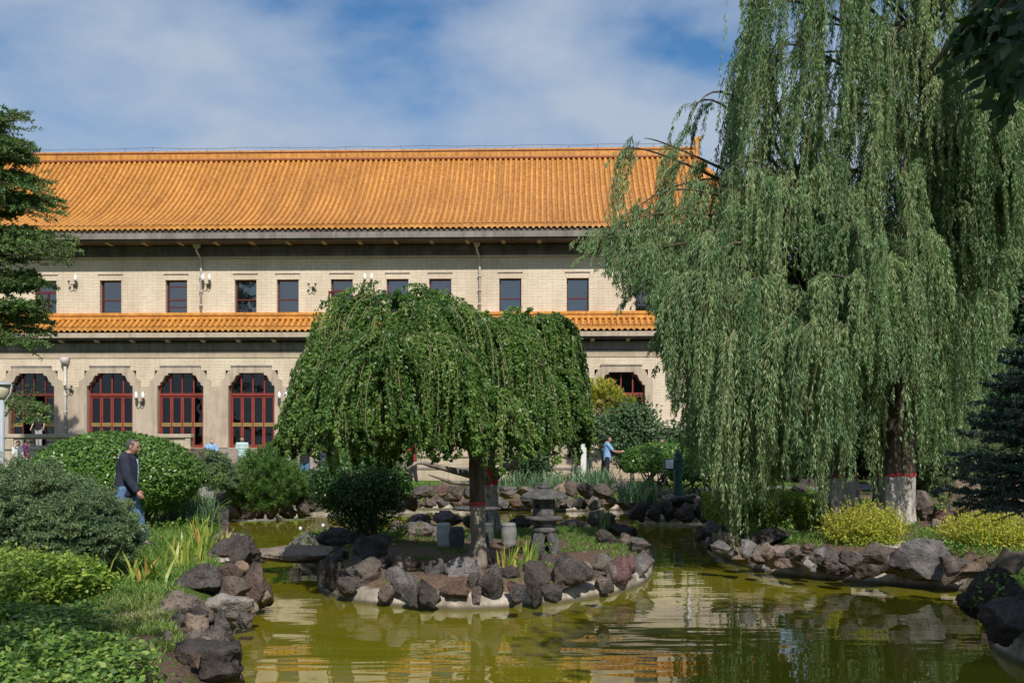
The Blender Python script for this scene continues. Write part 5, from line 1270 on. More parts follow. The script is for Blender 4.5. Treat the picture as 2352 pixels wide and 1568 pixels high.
clump(330,1340,11.2,40,.42,.034,.5,M['sword'],'iris_clump','arching iris clump below the blue-green spruce','plant',gi,.12,.35)
clump(352,1375,10.6,20,.28,.03,.6,M['sword'],'iris_clump','short floppy iris clump at the edge of the bare soil','plant',gi,.12,.4)
clump(490,1302,12.9,12,.2,.03,.5,M['sword'],'iris_clump','tiny iris tuft beside the big blackish rock','plant',gi,.05,.2)
gt = 'grassy tufts round the pond'
clump(440,1178,20.5,260,.62,.018,.55,M['tuft'],'grass_tuft','fine grassy tuft spilling over the left bank rocks','plant',gt,.22,.35)
clump(400,1192,20.0,200,.5,.018,.6,M['tuft'],'grass_tuft','fine grassy tuft below the clipped egg-shaped shrub','plant',gt,.28,.35)
clump(470,1190,19.6,140,.5,.018,.6,M['tuft'],'grass_tuft','small grassy tuft at the water side of the left bank','plant',gt,.15,.35)
clump(1466,1150,26.6,220,.75,.03,.45,M['tuft'],'grass_tuft','blue-green grassy tuft on the rocky point below the clipped shrub','plant',gt,.3,.25)
clump(1382,1122,31.0,160,.75,.03,.4,M['tuft'],'grass_tuft','blue-green grassy tuft at the feet of the man in blue','plant',gt,.25,.25)
clump(1350,1110,33.0,120,.7,.03,.4,M['tuft'],'grass_tuft','grassy tuft at the foot of the pale pole','plant',gt,.3,.25)
clump(1240,1120,31.5,220,.7,.03,.5,M['tuft'],'grass_tuft','long grassy tuft behind the lantern roof','plant',gt,.75,.25)
clump(1180,1122,31.5,160,.65,.03,.5,M['tuft'],'grass_tuft','grassy tuft between the whitewashed trunk and the lantern','plant',gt,.5,.25)
clump(1300,1118,32.0,140,.6,.03,.5,M['tuft'],'grass_tuft','low grassy tuft left of the pale pole','plant',gt,.5,.25)
clump(1386,1210,17.9,26,.38,.03,.3,M['tuft'],'grass_tuft','blue-green blades between the rocks at the right tip of the island','plant',gt,.07,.1)
clump(1168,1310,12.7,16,.40,.034,.22,M['sword'],'iris_clump','yellowing iris tuft among the front rocks right of the tree trunk','plant','iris tufts on the island',.05,.1)
clump(1205,1312,12.8,20,.44,.034,.25,M['sword'],'iris_clump','straw-coloured iris tuft at the tall dark rim rock','plant','iris tufts on the island',.07,.12)
# leafy herbs
def herb(px, py, Y, n, h, w, m, label, group='leafy herbs round the pond', L=.06):
    c = atp(px, py, Y); k = max(6, n//14); b = c+np.stack([R.normal(size=k)*w, R.normal(size=k)*w*.7, np.zeros(k)], 1); q = unit(np.array([0, 0, 1.])+R.normal(size=(k, 3))*.4)
    PT = b[:, None]+q[:, None]*np.linspace(0, 1, 5)[None, :, None]*h*(.5+.7*R.random((k, 1, 1))); root = empty('leafy_herb', (0, 0, 0), label, 'plant', group)
    lines_mesh('stalks', M['l_cover'], root, PT, .004); P, T, _, _ = along(PT, 16); leaves('leaves', m, root, P, unit(rdir(len(P))+np.array([0, 0, .15])), L*(.6+.6*R.random(len(P))), L*.5)
herb(556,1278,14.6,120,.42,.08,M['l_cover'],'bright herb growing over the tall rusty rock by the bridge')
herb(720,1256,16.8,120,.36,.10,M['l_cover'],'bright herb behind the low grey rock at the bridge')
herb(812,1288,14.2,60,.30,.06,M['l_cover'],'grassy herb in the shadow by the pointed blackish rock')
herb(1716,1230,16.2,160,.32,.12,M['l_cover'],'bright herb at the rocks below the hanging willow tips')
herb(1795,1225,16.0,120,.26,.13,M['l_cover'],'bluish herb at the edge of the dark hedge')
herb(2290,1400,9.6,200,.40,.13,M['l_cover'],'bluish-green herb growing out of the huge near right rock')
herb(2215,1275,13.6,220,.30,.2,M['l_cover'],'dark green herb spreading in front of the right golden shrub')
herb(900,1226,17.2,200,.25,.25,M['l_cover'],'low green herb at the foot of the round island shrub')
herb(1240,1262,14.6,200,.14,.22,M['l_cover'],'low bright herb round the foot of the stone lantern', L=.045)
herb(420,1128,22,160,.5,.2,M['l_cover'],'yellow-flowering herb below the juniper mound')
herb(500,1112,24,160,.6,.12,M['l_cover'],'tall herb between the juniper mound and the pine')
herb(2170,1170,17.5,120,.5,.15,M['l_cover'],'weedy herb growing among the rockery stones')
herb(380,1210,18.5,260,.16,.4,M['l_cover'],'low leafy herb under the clipped egg-shaped shrub')
# grass: one mass of blades over the lawns
def grass(n, xr, yr, cond, L, W):
    x = R.uniform(*xr, n); y = R.uniform(*yr, n); ip = inside(x, y, POND) ; isl = inside(x, y, ISLE); dd = dist(x, y, POND)
    k = cond(x, y, isl, ip, dd); x, y = x[k], y[k]; z = bank(x, y)
    return np.stack([x, y, z-.005], 1), np.full(k.sum(), L), np.full(k.sum(), W)
patch = lambda x, y: wob(x*2.3, y*2.0)
Gs = [grass(70000, (-7.5,-2.6), (9.3,24), lambda x, y, i, p, d: ~p & (d > .5) & (patch(x, y) > -.75), .085, .010),
      grass(42000, (-4.6,-2.2), (6.0,10.2), lambda x, y, i, p, d: ~p & (d > .4) & (patch(x, y) > -.65) & ((patch(x*1.9, y*1.7) > -.1) | (y > 9.6) | (x < -3.6)), .075, .009),
      grass(52000, (-4.2,2.6), (11.8,20.2), lambda x, y, i, p, d: i & (((x > .9) & (y > 14.8) & (patch(x, y) > -.5)) | ((y > 17.0) & (patch(x, y) > -.3)) | (patch(x*1.4, y*1.3) > .45)), .07, .009),
      grass(26000, (3.8,9), (12.8,23), lambda x, y, i, p, d: ~p & (d > .5) & (patch(x, y) > .0), .11, .011),
      grass(40000, (-9,9), (26,36), lambda x, y, i, p, d: ~p & (d > .5) & (patch(x, y) > -.6), .12, .022)]
P = np.concatenate([g_[0] for g_ in Gs]); Lx = np.concatenate([g_[1] for g_ in Gs]); Wx = np.concatenate([g_[2] for g_ in Gs]); n = len(P)
tag(blades('grass', M['grass'], None, P, R.random(n)*6.28, Lx*(.5+.8*R.random(n)), Wx, np.abs(R.normal(size=n))*.5, .35, np.clip(R.normal(size=n)*.25+.4+.2*patch(P[:, 0]*1.7, P[:, 1]*1.4)+.35*((P[:, 1] < 9.8) & (P[:, 0] > -3.9) & (P[:, 0] < -2)), 0, 1)), kind='stuff')
# conifers at the frame's edges
s = shrub('spruce_tree', 'tall green spruce at the left edge, its boughs before the tiled roof', (0, 0, 0), 'tree')
Y = 34.5
conifer(s, M['n_green'], M['twig_dark'], (atp(-70,0,Y)[0], Y, .5), 14.1, 6.0, 2.6, 17, 5, .13, .05, 38, .25, 11, (-1.3, 1.0), .6, .22)
tw = []
for px0, py0, px1, py1, sg in ((-60,600,150,572,.0),(-60,660,95,640,.05),(-60,700,90,690,.1),(-60,740,70,770,.1),(-60,880,100,945,.1),(-60,470,135,482,.0),(-60,410,90,440,.05),(-60,340,60,352,0),(-60,520,95,530,.1),(-60,300,34,268,-.05),(-60,345,60,340,.02),(-60,285,24,305,.05),(-60,390,75,402,.05)):
    for q in range(4):
        a = atp(px0, py0+R.normal()*12, Y+R.normal()*.4); b_ = atp(px1+R.normal()*10, py1+R.normal()*12, Y-1+R.normal()*.8); tw += spruce_bough(a, b_-a, np.linalg.norm(b_-a), sg, 15)
T = np.array(tw); lines_mesh('long_boughs', M['twig_dark'], s, T, .02); P, d = needles_on(T, 46, .13, .03); leaves('bough_needles', M['n_green'], s, P, d, .13*(.7+.5*R.random(len(P))), .042, None, np.clip(R.normal(size=len(P))*.25+.55, 0, 1))
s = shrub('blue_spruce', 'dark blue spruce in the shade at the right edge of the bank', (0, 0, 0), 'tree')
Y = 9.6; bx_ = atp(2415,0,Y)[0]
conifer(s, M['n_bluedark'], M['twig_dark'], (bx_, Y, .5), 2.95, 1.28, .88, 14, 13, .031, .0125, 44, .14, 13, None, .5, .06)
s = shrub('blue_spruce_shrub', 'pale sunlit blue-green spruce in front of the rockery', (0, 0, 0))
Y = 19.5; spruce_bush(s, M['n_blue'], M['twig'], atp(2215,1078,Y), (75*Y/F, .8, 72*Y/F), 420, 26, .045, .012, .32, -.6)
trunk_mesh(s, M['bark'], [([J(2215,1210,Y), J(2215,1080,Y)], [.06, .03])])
# trees beyond the willows
gb = 'dark trees beyond the willows'
def big_tree(px, py, Y, w, h, ncl, nl, label, m='l_far', L=.24, W=.13, sp=.55, base=1110):
    t = shrub('broadleaf_tree', label, (0, 0, 0), 'tree', gb); c = atp(px, py, Y)
    clump_tree(t, M[m], c, (w*Y/F, w*Y/F*.6, h*Y/F), ncl, nl, L, W, sp)
    b = atp(px, base, Y); trunk_mesh(t, M['bark'], [([(b[0], b[1], .4), (b[0]+.1, b[1], (b[2]+c[2])/2), tuple(c)], [.2, .15, .06])])
big_tree(2260, 620, 33, 130, 330, 170, 150, 'tall dark broadleaf tree behind the upper right of the willows')
big_tree(2400, 700, 31, 130, 330, 150, 150, 'dark broadleaf tree behind the blue spruce at the right edge')
big_tree(2215, 950, 28, 110, 130, 90, 140, 'dark leafy tree behind the rockery')
big_tree(1985, 900, 36, 150, 190, 170, 130, 'shaded leafy tree seen between the two willow trunks')
big_tree(1835, 985, 33, 60, 70, 60, 120, 'slender shaded tree beyond the dark hedge', base=1130)
big_tree(1765, 1000, 34, 55, 50, 45, 120, 'slender shaded tree left of the dark hedge', base=1125)
big_tree(1690, 1010, 35, 50, 42, 40, 120, 'young shaded tree behind the hanging willow tips', base=1125)
# ------------------------------------------------------------------ garden furniture
M['lantern'] = mat('lantern_granite', [(.045, .045, .045), (.10, .098, .093), (.17, .165, .152)], 9, .9, .6, .015, 40)
M['stool'] = mat('stool_stone', [(.17, .165, .15), (.25, .24, .22)], 9, .85, .3)
M['stool_dark'] = mat('dark_stool_stone', [(.045, .055, .052), (.085, .095, .09)], 9, .8, .3)
M['stool_pale'] = mat('pale_stool_stone', [(.36, .35, .33), (.46, .45, .42)], 9, .85, .3)
M['hole'] = mat('dark_opening', [(.006, .006, .006), (.012, .012, .012)], 4, .9, 0)
M['signgreen'] = mat('dark_green_paint', [(.012, .05, .04), (.02, .075, .06)], 4, .45, .1)
M['lampgrey'] = mat('grey_lamp_paint', [(.32, .35, .38), (.42, .45, .48)], 4, .45, .1)
M['lampglass'] = mat('cream_lamp_glass', [(.50, .44, .30), (.62, .56, .42)], 4, .25, 0)
M['paper'] = mat('pale_notice', [(.55, .58, .56), (.66, .69, .67)], 3, .5, 0)
def flat_y(px, py, Y): return D(px, py, Y)
# stone lantern
Y = 14.8; b = D(1250,1272,Y); k = Y/F
t = empty('stone_lantern', b, 'grey stone lantern with a wide mushroom roof and bowed legs, right of the tree trunk', 'lantern')
def Lz(py): return (1272-py)*k
legs = MB(); n = 8
for q in range(4):
    a = math.pi/4+q*math.pi/2+.15
    pr = [(.10, Lz(1212)), (.155, Lz(1225)), (.20, Lz(1245)), (.215, Lz(1262)), (.235, Lz(1275))]
    for i in range(len(pr)-1):
        (r0, z0), (r1, z1) = pr[i], pr[i+1]; w0, w1 = .10, .085
        vs = []
        for r_, z_, w_ in ((r0, z0, w0), (r1, z1, w1)):
            for rr_, ww_ in ((r_-.07, -w_), (r_+.02, -w_*.8), (r_+.02, w_*.8), (r_-.07, w_)):
                vs.append((rr_*math.cos(a)-ww_*math.sin(a), rr_*math.sin(a)+ww_*math.cos(a), z_))
        legs.add(vs, [(0, 1, 5, 4), (1, 2, 6, 5), (2, 3, 7, 6), (3, 0, 4, 7)])
legs.lathe([(.10, Lz(1222)), (.17, Lz(1222)), (.19, Lz(1216)), (.17, Lz(1209)), (.10, Lz(1207))], 24)
o = legs.build('bowed_base', M['lantern'], t, True, bevel=.012)
MB().lathe([(.11, Lz(1209)), (.165, Lz(1207)), (.20, Lz(1203)), (.175, Lz(1199)), (.21, Lz(1196)), (.275, Lz(1193)), (.285, Lz(1188)), (.26, Lz(1184)), (.2, Lz(1184)), (.1, Lz(1183))], 28).build('platform', M['lantern'], t, True)
hx = MB(); hx.lathe([(.172, Lz(1184.5)), (.18, Lz(1178)), (.172, Lz(1150)), (.165, Lz(1144))], 6); o = hx.build('fire_box', M['lantern'], t, False, bevel=.008)
o.rotation_euler = (0, 0, .26)
w_ = MB(); w2_ = MB()
def hexpt(face, u, v, off=.004):
    a0 = face*math.pi/3; r_ = .172*math.cos(math.pi/6)+off
    am = a0+math.pi/6; return (r_*math.cos(am)-u*math.sin(am), r_*math.sin(am)+u*math.cos(am), Lz(1165)+v)
w_.add([hexpt(3, .045*math.cos(q), .055*math.sin(q)) for q in np.linspace(0, 2*math.pi, 17)[:-1]], [tuple(range(16))])
for i in range(4):
    for j in range(6):
        u, v = -.045+.03*i+.015*(j % 2), -.07+.028*j
        w2_.add([hexpt(4, u+.009*math.cos(q), v+.009*math.sin(q)) for q in np.linspace(0, 2*math.pi, 7)[:-1]], [tuple(range(6))])
w_.build('round_opening', M['hole'], o); w2_.build('lattice_opening', M['hole'], o)
rf = MB(); prof = [(.10, Lz(1144)), (.375, Lz(1144.5)), (.38, Lz(1141)), (.33, Lz(1134)), (.235, Lz(1127.5)), (.13, Lz(1123)), (.09, Lz(1121)), (.02, Lz(1120))]
rf.lathe([(r_*(1), z_) for r_, z_ in prof], 6); ro = rf.build('roof', M['lantern'], t, False, bevel=.01); ro.rotation_euler = (0, 0, .26)
MB().lathe([(.07, Lz(1122)), (.105, Lz(1120)), (.10, Lz(1116)), (.06, Lz(1114)), (.075, Lz(1112)), (.06, Lz(1109)), (.02, Lz(1107))], 20).build('finial', M['lantern'], t, True)
# round stone table and drum stools
Yt = 17.2; tb = D(1097,1168,Yt)
t = empty('stone_table', (tb.x, Yt, .33), 'round stone table top on a single foot, half hidden by the tree trunk', 'table')
zt = tb.z-.33
MB().lathe([(.05, zt-.02), (.36, zt-.02), (.43, zt+.0), (.435, zt+.025), (.42, zt+.035), (.05, zt+.036)], 36).build('table_top', M['lantern'], t, True)
MB().lathe([(.20, -.05), (.19, .04), (.12, .12), (.10, .3), (.14, zt-.02)], 20).build('foot', M['lantern'], t, True)
def stool(px, pyb, w, hpx, mm, label):
    Y = F*(H-.34)/(pyb-HY); c = D(px, pyb, Y); r = w*Y/F/2; h = hpx*Y/F
    t = empty('drum_stool', c, label, 'stool', 'drum stools round the stone table')
    MB().lathe([(r*.78, -.02), (r*.84, h*.04), (r*.86, h*.10), (r*.84, h*.13), (r*.95, h*.35), (r, h*.52), (r*.95, h*.72), (r*.86, h*.86), (r*.88, h*.885), (r*.86, h*.91), (r*.80, h*.97), (r*.7, h), (.02, h*1.005)], 28).build('drum_body', M[mm], t, True)
    for z_, f_ in ((.115, .875), (.885, .895)):
        mb = MB(); mb.lathe([(r*f_, h*z_-.006), (r*(f_+.02), h*z_-.003), (r*(f_+.02), h*z_+.003), (r*f_, h*z_+.006)], 28)
        mb.build('band', M[mm], t, True)
stool(1020,1252,36,52,'stool_pale','pale drum-shaped stone stool lit by the sun, leftmost of the set')
stool(1049,1261,37,52,'stool_dark','dark greenish drum-shaped stool beside the pale one')
stool(1118,1250,34,50,'stool_dark','drum stool mostly hidden behind the tree trunk')
stool(1169,1252,37,52,'stool','grey drum-shaped stone stool between tree trunk and lantern')
# stone slab bridge
me = rock_mesh(1.62, .95, .27, 991, 5, .07)
o = link('stone_slab_bridge', me, M['rock'], loc=(-3.28, 15.35, .14)); o.color = (.27, .22, .175, 1); o.rotation_euler = (0, rad(1.5), rad(7))
tag(o, 'long flat stone slab bridging the channel between left bank and island', 'bridge')
# lidded stone drum between the willow trunks
c = D(2000,1205,17.6); t = empty('stone_drum', (c.x, c.y, .5), 'lidded grey stone drum between the two whitewashed willow trunks', 'drum')
r = .225; MB().lathe([(r*.95, -.1), (r, .03), (r, .22), (r*.93, .25), (r*.6, .26), (.05, .26)], 28).build('drum_body', M['stool'], t, True)
MB().lathe([(.1, .255), (r*.7, .27), (r*1.05, .315), (r*1.08, .335), (r*.98, .365), (r*.7, .40), (.05, .41)], 28).build('lid', M['stool'], t, True)
# dark green sign post
Y = 26.8; c = D(1557,1146,Y); t = empty('sign_post', (c.x, c.y, c.z), 'dark green post with a small framed notice, standing on the rocky point', 'sign post')
MB().box(-.10, .10, -.10, .10, -.2, 1.20).box(-.125, .125, -.125, .125, -.1, .12).box(-.125, .125, -.125, .125, 1.02, 1.08).build('post', M['signgreen'], t, bevel=.01)
MB().lathe([(.12, 1.20), (.10, 1.24), (.05, 1.26), (.06, 1.30), (.03, 1.34), (.01, 1.35)], 12).build('finial', M['signgreen'], t, True)
o = MB().box(-.37, -.10, -.06, .06, .80, 1.10).build('notice_frame', M['signgreen'], t, bevel=.008)
MB().add([(-.34, -.064, .83), (-.13, -.064, .83), (-.13, -.064, 1.07), (-.34, -.064, 1.07)], [(0, 1, 2, 3)]).build('notice', M['paper'], o)
# pale pole by the parapet
Y = 36; c = D(1340,1098,Y); t = empty('lamp_pole', (c.x, c.y, .5), 'pale square pole with a short arm before the parapet end', 'pole')
zt = D(0,1003,Y).z-.5
MB().box(-.10, .10, -.10, .10, 0, zt).build('post', M['white_paint'], t, bevel=.01); MB().box(-.45, -.02, -.05, .05, zt-.0, zt+.10).build('arm', M['white_paint'], t, bevel=.01)
MB().tube([(.2, 0, zt*.72), (.42, 0, .2), (.55, 0, 0)], .022, 6).build('stay', M['iron'], t)
# grey garden lamp at the left edge
Y = 16; c = D(4,1080,Y); t = empty('garden_lamp', (c.x, c.y, .45), 'grey garden lamp with a half-bowl shade at the left edge', 'lamp')
zt = D(0,908,Y).z-.45; MB().tube([(0, 0, -.1), (0, 0, zt*.5), (0, 0, zt)], [.05, .045, .04], 14).build('post', M['lampgrey'], t, True)
k = Y/F; z0 = D(0,912,Y).z-.45; z1 = D(0,882,Y).z-.45
MB().lathe([(.04, z0-.03), (.09, z0), (.115, z0+.10), (.122, z1-.02), (.10, z1-.015)], 24).build('lamp_bowl', M['lampglass'], t, True)
MB().lathe([(.05, z1-.015), (.16, z1-.02), (.165, z1), (.12, z1+.025), (.02, z1+.04)], 24).tube([(.16, 0, z1-.01), (.14, 0, z0+.06), (.06, 0, z0-.06), (0, 0, z0-.1)], .012, 6).build('lamp_cap', M['lampgrey'], t, True)
# small fountain nozzle and its splash in the back channel
for px, py, lab in ((1034,1184,'white fountain pipe standing in the back channel behind the island rocks'), (690,1212,'low fountain jet splashing in the channel beyond the bridge'), (742,1205,'low fountain jet splashing beside the round island shrub')):
    p = G(px, py); t = empty('fountain_jet', p, lab, 'fountain', 'fountain jets in the pond')
    MB().tube([(0, 0, -.2), (0, 0, .16 if px > 1000 else .03)], .035, 10).build('nozzle', M['white_paint'], t, True)
    n = 140; a = R.random(n)*6.28; r_ = .5*R.random(n)**.7*(1.6 if px < 1000 else 1.); q = np.stack([np.cos(a)*r_*1.5, np.sin(a)*r_*.6, .14*(1-(r_/.8)**2).clip(0)*R.random(n)+.01], 1)
    v, f = leaf_arrays(q, rdir(n), rdir(n), .012, .008); link('spray_drops', np_mesh('spray_drops', v, f), M['spray'] if 'spray' in M else M.setdefault('spray', mat('white_water_spray', [(.8, .82, .84), (.9, .92, .93)], 3, .1, 0)), t)
# path behind the point
mb = MB(); xs = np.linspace(3.6, 16, 40)
for a, b_ in zip(xs, xs[1:]):
    za = [ground_z(a, y)+.02 for y in (29.6, 31.2)]; zb = [ground_z(b_, y)+.02 for y in (29.6, 31.2)]
    mb.add([(a, 29.6, za[0]), (b_, 29.6, zb[0]), (b_, 31.2, zb[1]), (a, 31.2, za[1])], [(0, 1, 2, 3)])
M['path'] = mat('grey_paving', [(.18, .17, .165), (.26, .245, .235)], 5, .9, .3); tag(mb.build('path', M['path']), kind='structure')
mb = MB()
for i in range(60):
    x, y = R.uniform(-4.6, -4.1)+.5*R.random(), R.uniform(13.0, 13.5); mb.ball((x, y, ground_z(x, y)), (.03+.03*R.random(), .03, .02), 6, 4)
for i in range(260):
    x, y = R.uniform(5.6, 7.0), R.uniform(14.4, 15.6); mb.ball((x, y, float(bank(np.array([x]), np.array([y]))[0])), (.03+.04*R.random(), .03+.02*R.random(), .02), 6, 4)
M['pebble'] = mat('pale_pebbles', [(.32, .26, .22), (.5, .42, .36)], 4, .85, .2); tag(mb.build('gravel', M['pebble'], None, True), kind='stuff')

# ------------------------------------------------------------------ people
def remesh(mb_list, voxel, name, smooth=4):
    mb = MB()
    for m_ in mb_list: mb.add(m_.v, m_.f)
    me = mb.mesh('tmp'); o = bpy.data.objects.new('tmp', me); C.objects.link(o)
    r_ = o.modifiers.new('r', 'REMESH'); r_.mode = 'VOXEL'; r_.voxel_size = voxel
    s_ = o.modifiers.new('s', 'SMOOTH'); s_.iterations = smooth; s_.factor = .5
    dg = bpy.context.evaluated_depsgraph_get(); dg.update()
    out = bpy.data.meshes.new_from_object(o.evaluated_get(dg)); bpy.data.objects.remove(o); bpy.data.meshes.remove(me)
    out.name = name; out.polygons.foreach_set('use_smooth', [True]*len(out.polygons)); out.materials.clear(); return out
def limb(mb, pts, rs):
    P = [Vector(p) for p in pts]
    for i in range(len(P)-1):
        k = 5; q = [P[i].lerp(P[i+1], j/k) for j in range(k+1)]; r_ = [rs[i]+(rs[i+1]-rs[i])*j/k for j in range(k+1)]
        mb.tube(q, r_, 12)
    for p, r_ in zip(P, rs): mb.ball(p, r_, 12, 8)
def loft(mb, rings, n=20):
    vs = [(cx_+rx*math.cos(2*math.pi*k/n), cy_+ry*math.sin(2*math.pi*k/n), z) for cx_, cy_, z, rx, ry in rings for k in range(n)]; m_ = len(rings)
    mb.add(vs, [(i*n+k, i*n+(k+1) % n, (i+1)*n+(k+1) % n, (i+1)*n+k) for i in range(m_-1) for k in range(n)]+[tuple(range(n-1, -1, -1)), tuple((m_-1)*n+k for k in range(n))])
def head_pts(n=40, m_=30):
    """a face turned to +x: brow, eye hollows, nose, lips, chin"""
    out = []
    for i in range(m_+1):
        a = math.pi*i/m_
        for k in range(n):
            q = 2*math.pi*k/n; x, y, z = math.sin(a)*math.cos(q), math.sin(a)*math.sin(q), math.cos(a)
            X, Y_, Z = .100*x, .077*y, .118*z
            if Z < 0: f_ = -Z/.118; Y_ *= 1-.34*f_**1.5; X = X*(1-.22*f_)+.018*f_
            if x > 0:
                g_ = lambda yy, zz, sy, sz: math.exp(-((Y_-yy)/sy)**2-((Z-zz)/sz)**2)
                X += .030*g_(0, -.018, .012, .020)+.016*g_(0, .006, .009, .022)+.006*g_(0, .033, .04, .010)-.010*(g_(.030, .014, .014, .011)+g_(-.030, .014, .014, .011))
                X += .008*g_(0, -.052, .022, .007)+.007*g_(0, -.066, .02, .006)-.004*g_(0, -.059, .022, .003)+.012*g_(0, -.098, .025, .018)+.004*(g_(.045, -.02, .02, .025)+g_(-.045, -.02, .02, .025))
            out.append((X, Y_, Z))
    return out, n, m_
def person(loc, ang, h, label, skin, top, trousers, hair='black', sleeves='long', legs=((12, 4), (-14, 22)), arms=((-6, 14, 6), (10, 18, 6)), lean=4, nod=8, detail=False, bald=False, hairlong=False, shoes='shoe', bag=None, group=None, sit=False):
    """legs: (hip pitch, knee bend); arms: (shoulder pitch, elbow bend, spread); degrees, first is the left side (+y)"""
    root_z = loc[2]; s_ = h/1.70
    vox = .0075 if detail else .014
    body, shirt, pants = MB(), MB(), MB(); shoe_m = MB(); hands = MB()
    pel = Vector((0, 0, .90)); ln = rad(lean)
    def torso(x, y, z): return Vector((x+math.sin(ln)*(z-.9), y, .9+(z-.9)*math.cos(ln)))
    feet = []
    for sg, (hp, kb) in zip((1, -1), legs):
        hip = Vector((0, .085*sg, .88)); a = rad(hp); knee = hip+Vector((math.sin(a), .01*sg, -math.cos(a)))*.42
        b_ = a-rad(kb); ank = knee+Vector((math.sin(b_), 0, -math.cos(b_)))*.40
        limb(body, [hip, knee, ank], [.082, .052, .036]); limb(pants, [hip+Vector((0, 0, .03)), knee, ank+Vector((0, 0, .03))], [.105, .078, .064])
        limb(shoe_m, [ank+Vector((-.03, 0, -.045)), ank+Vector((.07, 0, -.05)), ank+Vector((.15, 0, -.06))], [.042, .042, .030]); limb(body, [ank, ank+Vector((.10, 0, -.055))], [.036, .026]); feet.append(ank.z)
    T = lambda z, rx, ry, dx=0: (torso(dx, 0, z).x, 0, torso(0, 0, z).z, rx, ry)
    loft(body, [T(.80, .09, .14), T(.90, .105, .155), T(1.02, .10, .14), T(1.15, .105, .145), T(1.28, .11, .16), T(1.38, .095, .165), T(1.44, .06, .10), T(1.50, .052, .055)])
    belly = .0 if detail else .01; wd = 1.22 if detail else 1.
    loft(shirt, [T(.80 if detail else .82, .132*wd, .175, belly*.4), T(.90, .14*wd, .18, belly), T(1.02, .14*wd, .168, belly), T(1.15, .138*wd, .172, belly*.6), T(1.28, .136*wd, .188, -.01*detail), T(1.38, .118*wd, .195, -.015*detail), T(1.435, .075, .12), T(1.475, .066, .075)])
    loft(pants, [T(.80, .11, .16), T(.90, .122, .165), T(.98, .115, .155)])
    for sg, (sp_, eb, ab) in zip((1, -1), arms):
        sh = torso(0, .178*sg, 1.385); a = rad(sp_); q = rad(ab)
        u = Vector((math.sin(a)*math.cos(q), math.sin(q)*sg, -math.cos(a)*math.cos(q))); el_ = sh+u*.29; a2 = a+rad(eb); u2 = Vector((math.sin(a2), math.sin(q)*sg*.4, -math.cos(a2))).normalized(); wr = el_+u2*.25
        limb(body, [sh, el_, wr], [.05, .038, .026])
        if sleeves == 'long': limb(shirt, [sh, el_, el_.lerp(wr, .93)], [.080*(1+.15*detail), .064*(1+.25*detail), .05*(1+.2*detail)])
        else: limb(shirt, [sh, sh.lerp(el_, .72)], [.074, .066])
        # a hand: palm, four fingers of different length curled a little, thumb from the side of the palm
        f = u2; side = Vector((0, 1, 0)); nrm = f.cross(side).normalized(); pc = wr+f*.05
        fwd = nrm if nrm.x > 0 else -nrm
        limb(hands, [wr, wr+f*.03, pc+f*.035], [.024, .028, .030])
        for k_, (o_, l_) in enumerate(((.03, .062), (.011, .072), (-.009, .068), (-.028, .054))):
            b0 = pc+f*.035+fwd*o_; j1 = b0+f*l_*.5-side*sg*.006; j2 = j1+f*l_*.35-side*sg*.020; j3 = j2+f*l_*.15-side*sg*.022
            limb(hands, [b0, j1, j2, j3], [.0105, .0098, .009, .0075])
        b0 = wr+f*.025+fwd*.026; limb(hands, [b0, b0+f*.028+fwd*.024, b0+f*.055+fwd*.030-side*sg*.008], [.013, .011, .009])
    hc = torso(.035, 0, 1.565)+Vector((.01, 0, 0)); nd = rad(nod+lean)
    pts, n, m_ = head_pts()
    Mh = Matrix.Translation(hc) @ Matrix.Rotation(nd, 4, 'Y')
    hv = [tuple(Mh @ Vector(p)) for p in pts]
    hm = MB(); hm.add(hv, [(i*n+k, (i+1)*n+k, (i+1)*n+(k+1) % n, i*n+(k+1) % n) for i in range(m_) for k in range(n)])
    limb(hm, [torso(0, 0, 1.42), hc+Vector((-.02, 0, -.05))], [.058, .052])
    for sg in (1, -1): hm.ball(tuple(Mh @ Vector((-.008, .078*sg, -.002))), (.020, .011, .031), 10, 7)
    dz = loc[2]-(min(feet)-.085)*s_
    me = remesh([body, hands, hm], vox, 'person', 3)
    o = link('person', me, skin); o.location = (loc[0], loc[1], dz); o.rotation_euler = (0, 0, ang); o.scale = (s_, s_, s_); tag(o, label, 'person', group)
    link('top', remesh([shirt], .010 if detail else .016, 'top', 5), top, o); link('trousers', remesh([pants], .010 if detail else .016, 'trousers', 5), trousers, o)
    link('shoes', remesh([shoe_m], .012, 'shoes', 3), M[shoes], o)
    # hair follows the skull
    hr = MB(); sel = {}; fs = []
    def ok(p):
        x, y, z = p
        if bald: return (x < -.012 and z > -.055) or (x < .035 and .0 < z < .07 and abs(y) > .055) or (z > .085 and x < .045)
        return (z > .058 + .25*max(0, x-.03)) or (x < .012 and z > -.06) or (hairlong and x < .0)
    V = [Mh @ (Vector(p)*(1.055 if bald else 1.09)+Vector((-.003, 0, .004))) for p in pts]
    V += [Mh @ (Vector(p)*.97) for p in pts]; B = len(pts)
    for i in range(m_):
        for k in range(n):
            q = (i*n+k, (i+1)*n+k, (i+1)*n+(k+1) % n, i*n+(k+1) % n)
            if all(ok(pts[j]) for j in q): fs += [q, tuple(j+B for j in q[::-1])]
    hr.add([tuple(v_) for v_ in V], fs)
    if hairlong: limb(hr, [hc+Vector((-.06, 0, .0)), hc+Vector((-.085, 0, -.12)), hc+Vector((-.08, 0, -.24))], [.075, .075, .05])
    link('hair', hr.mesh('hair', True), M['hair_'+hair], o)
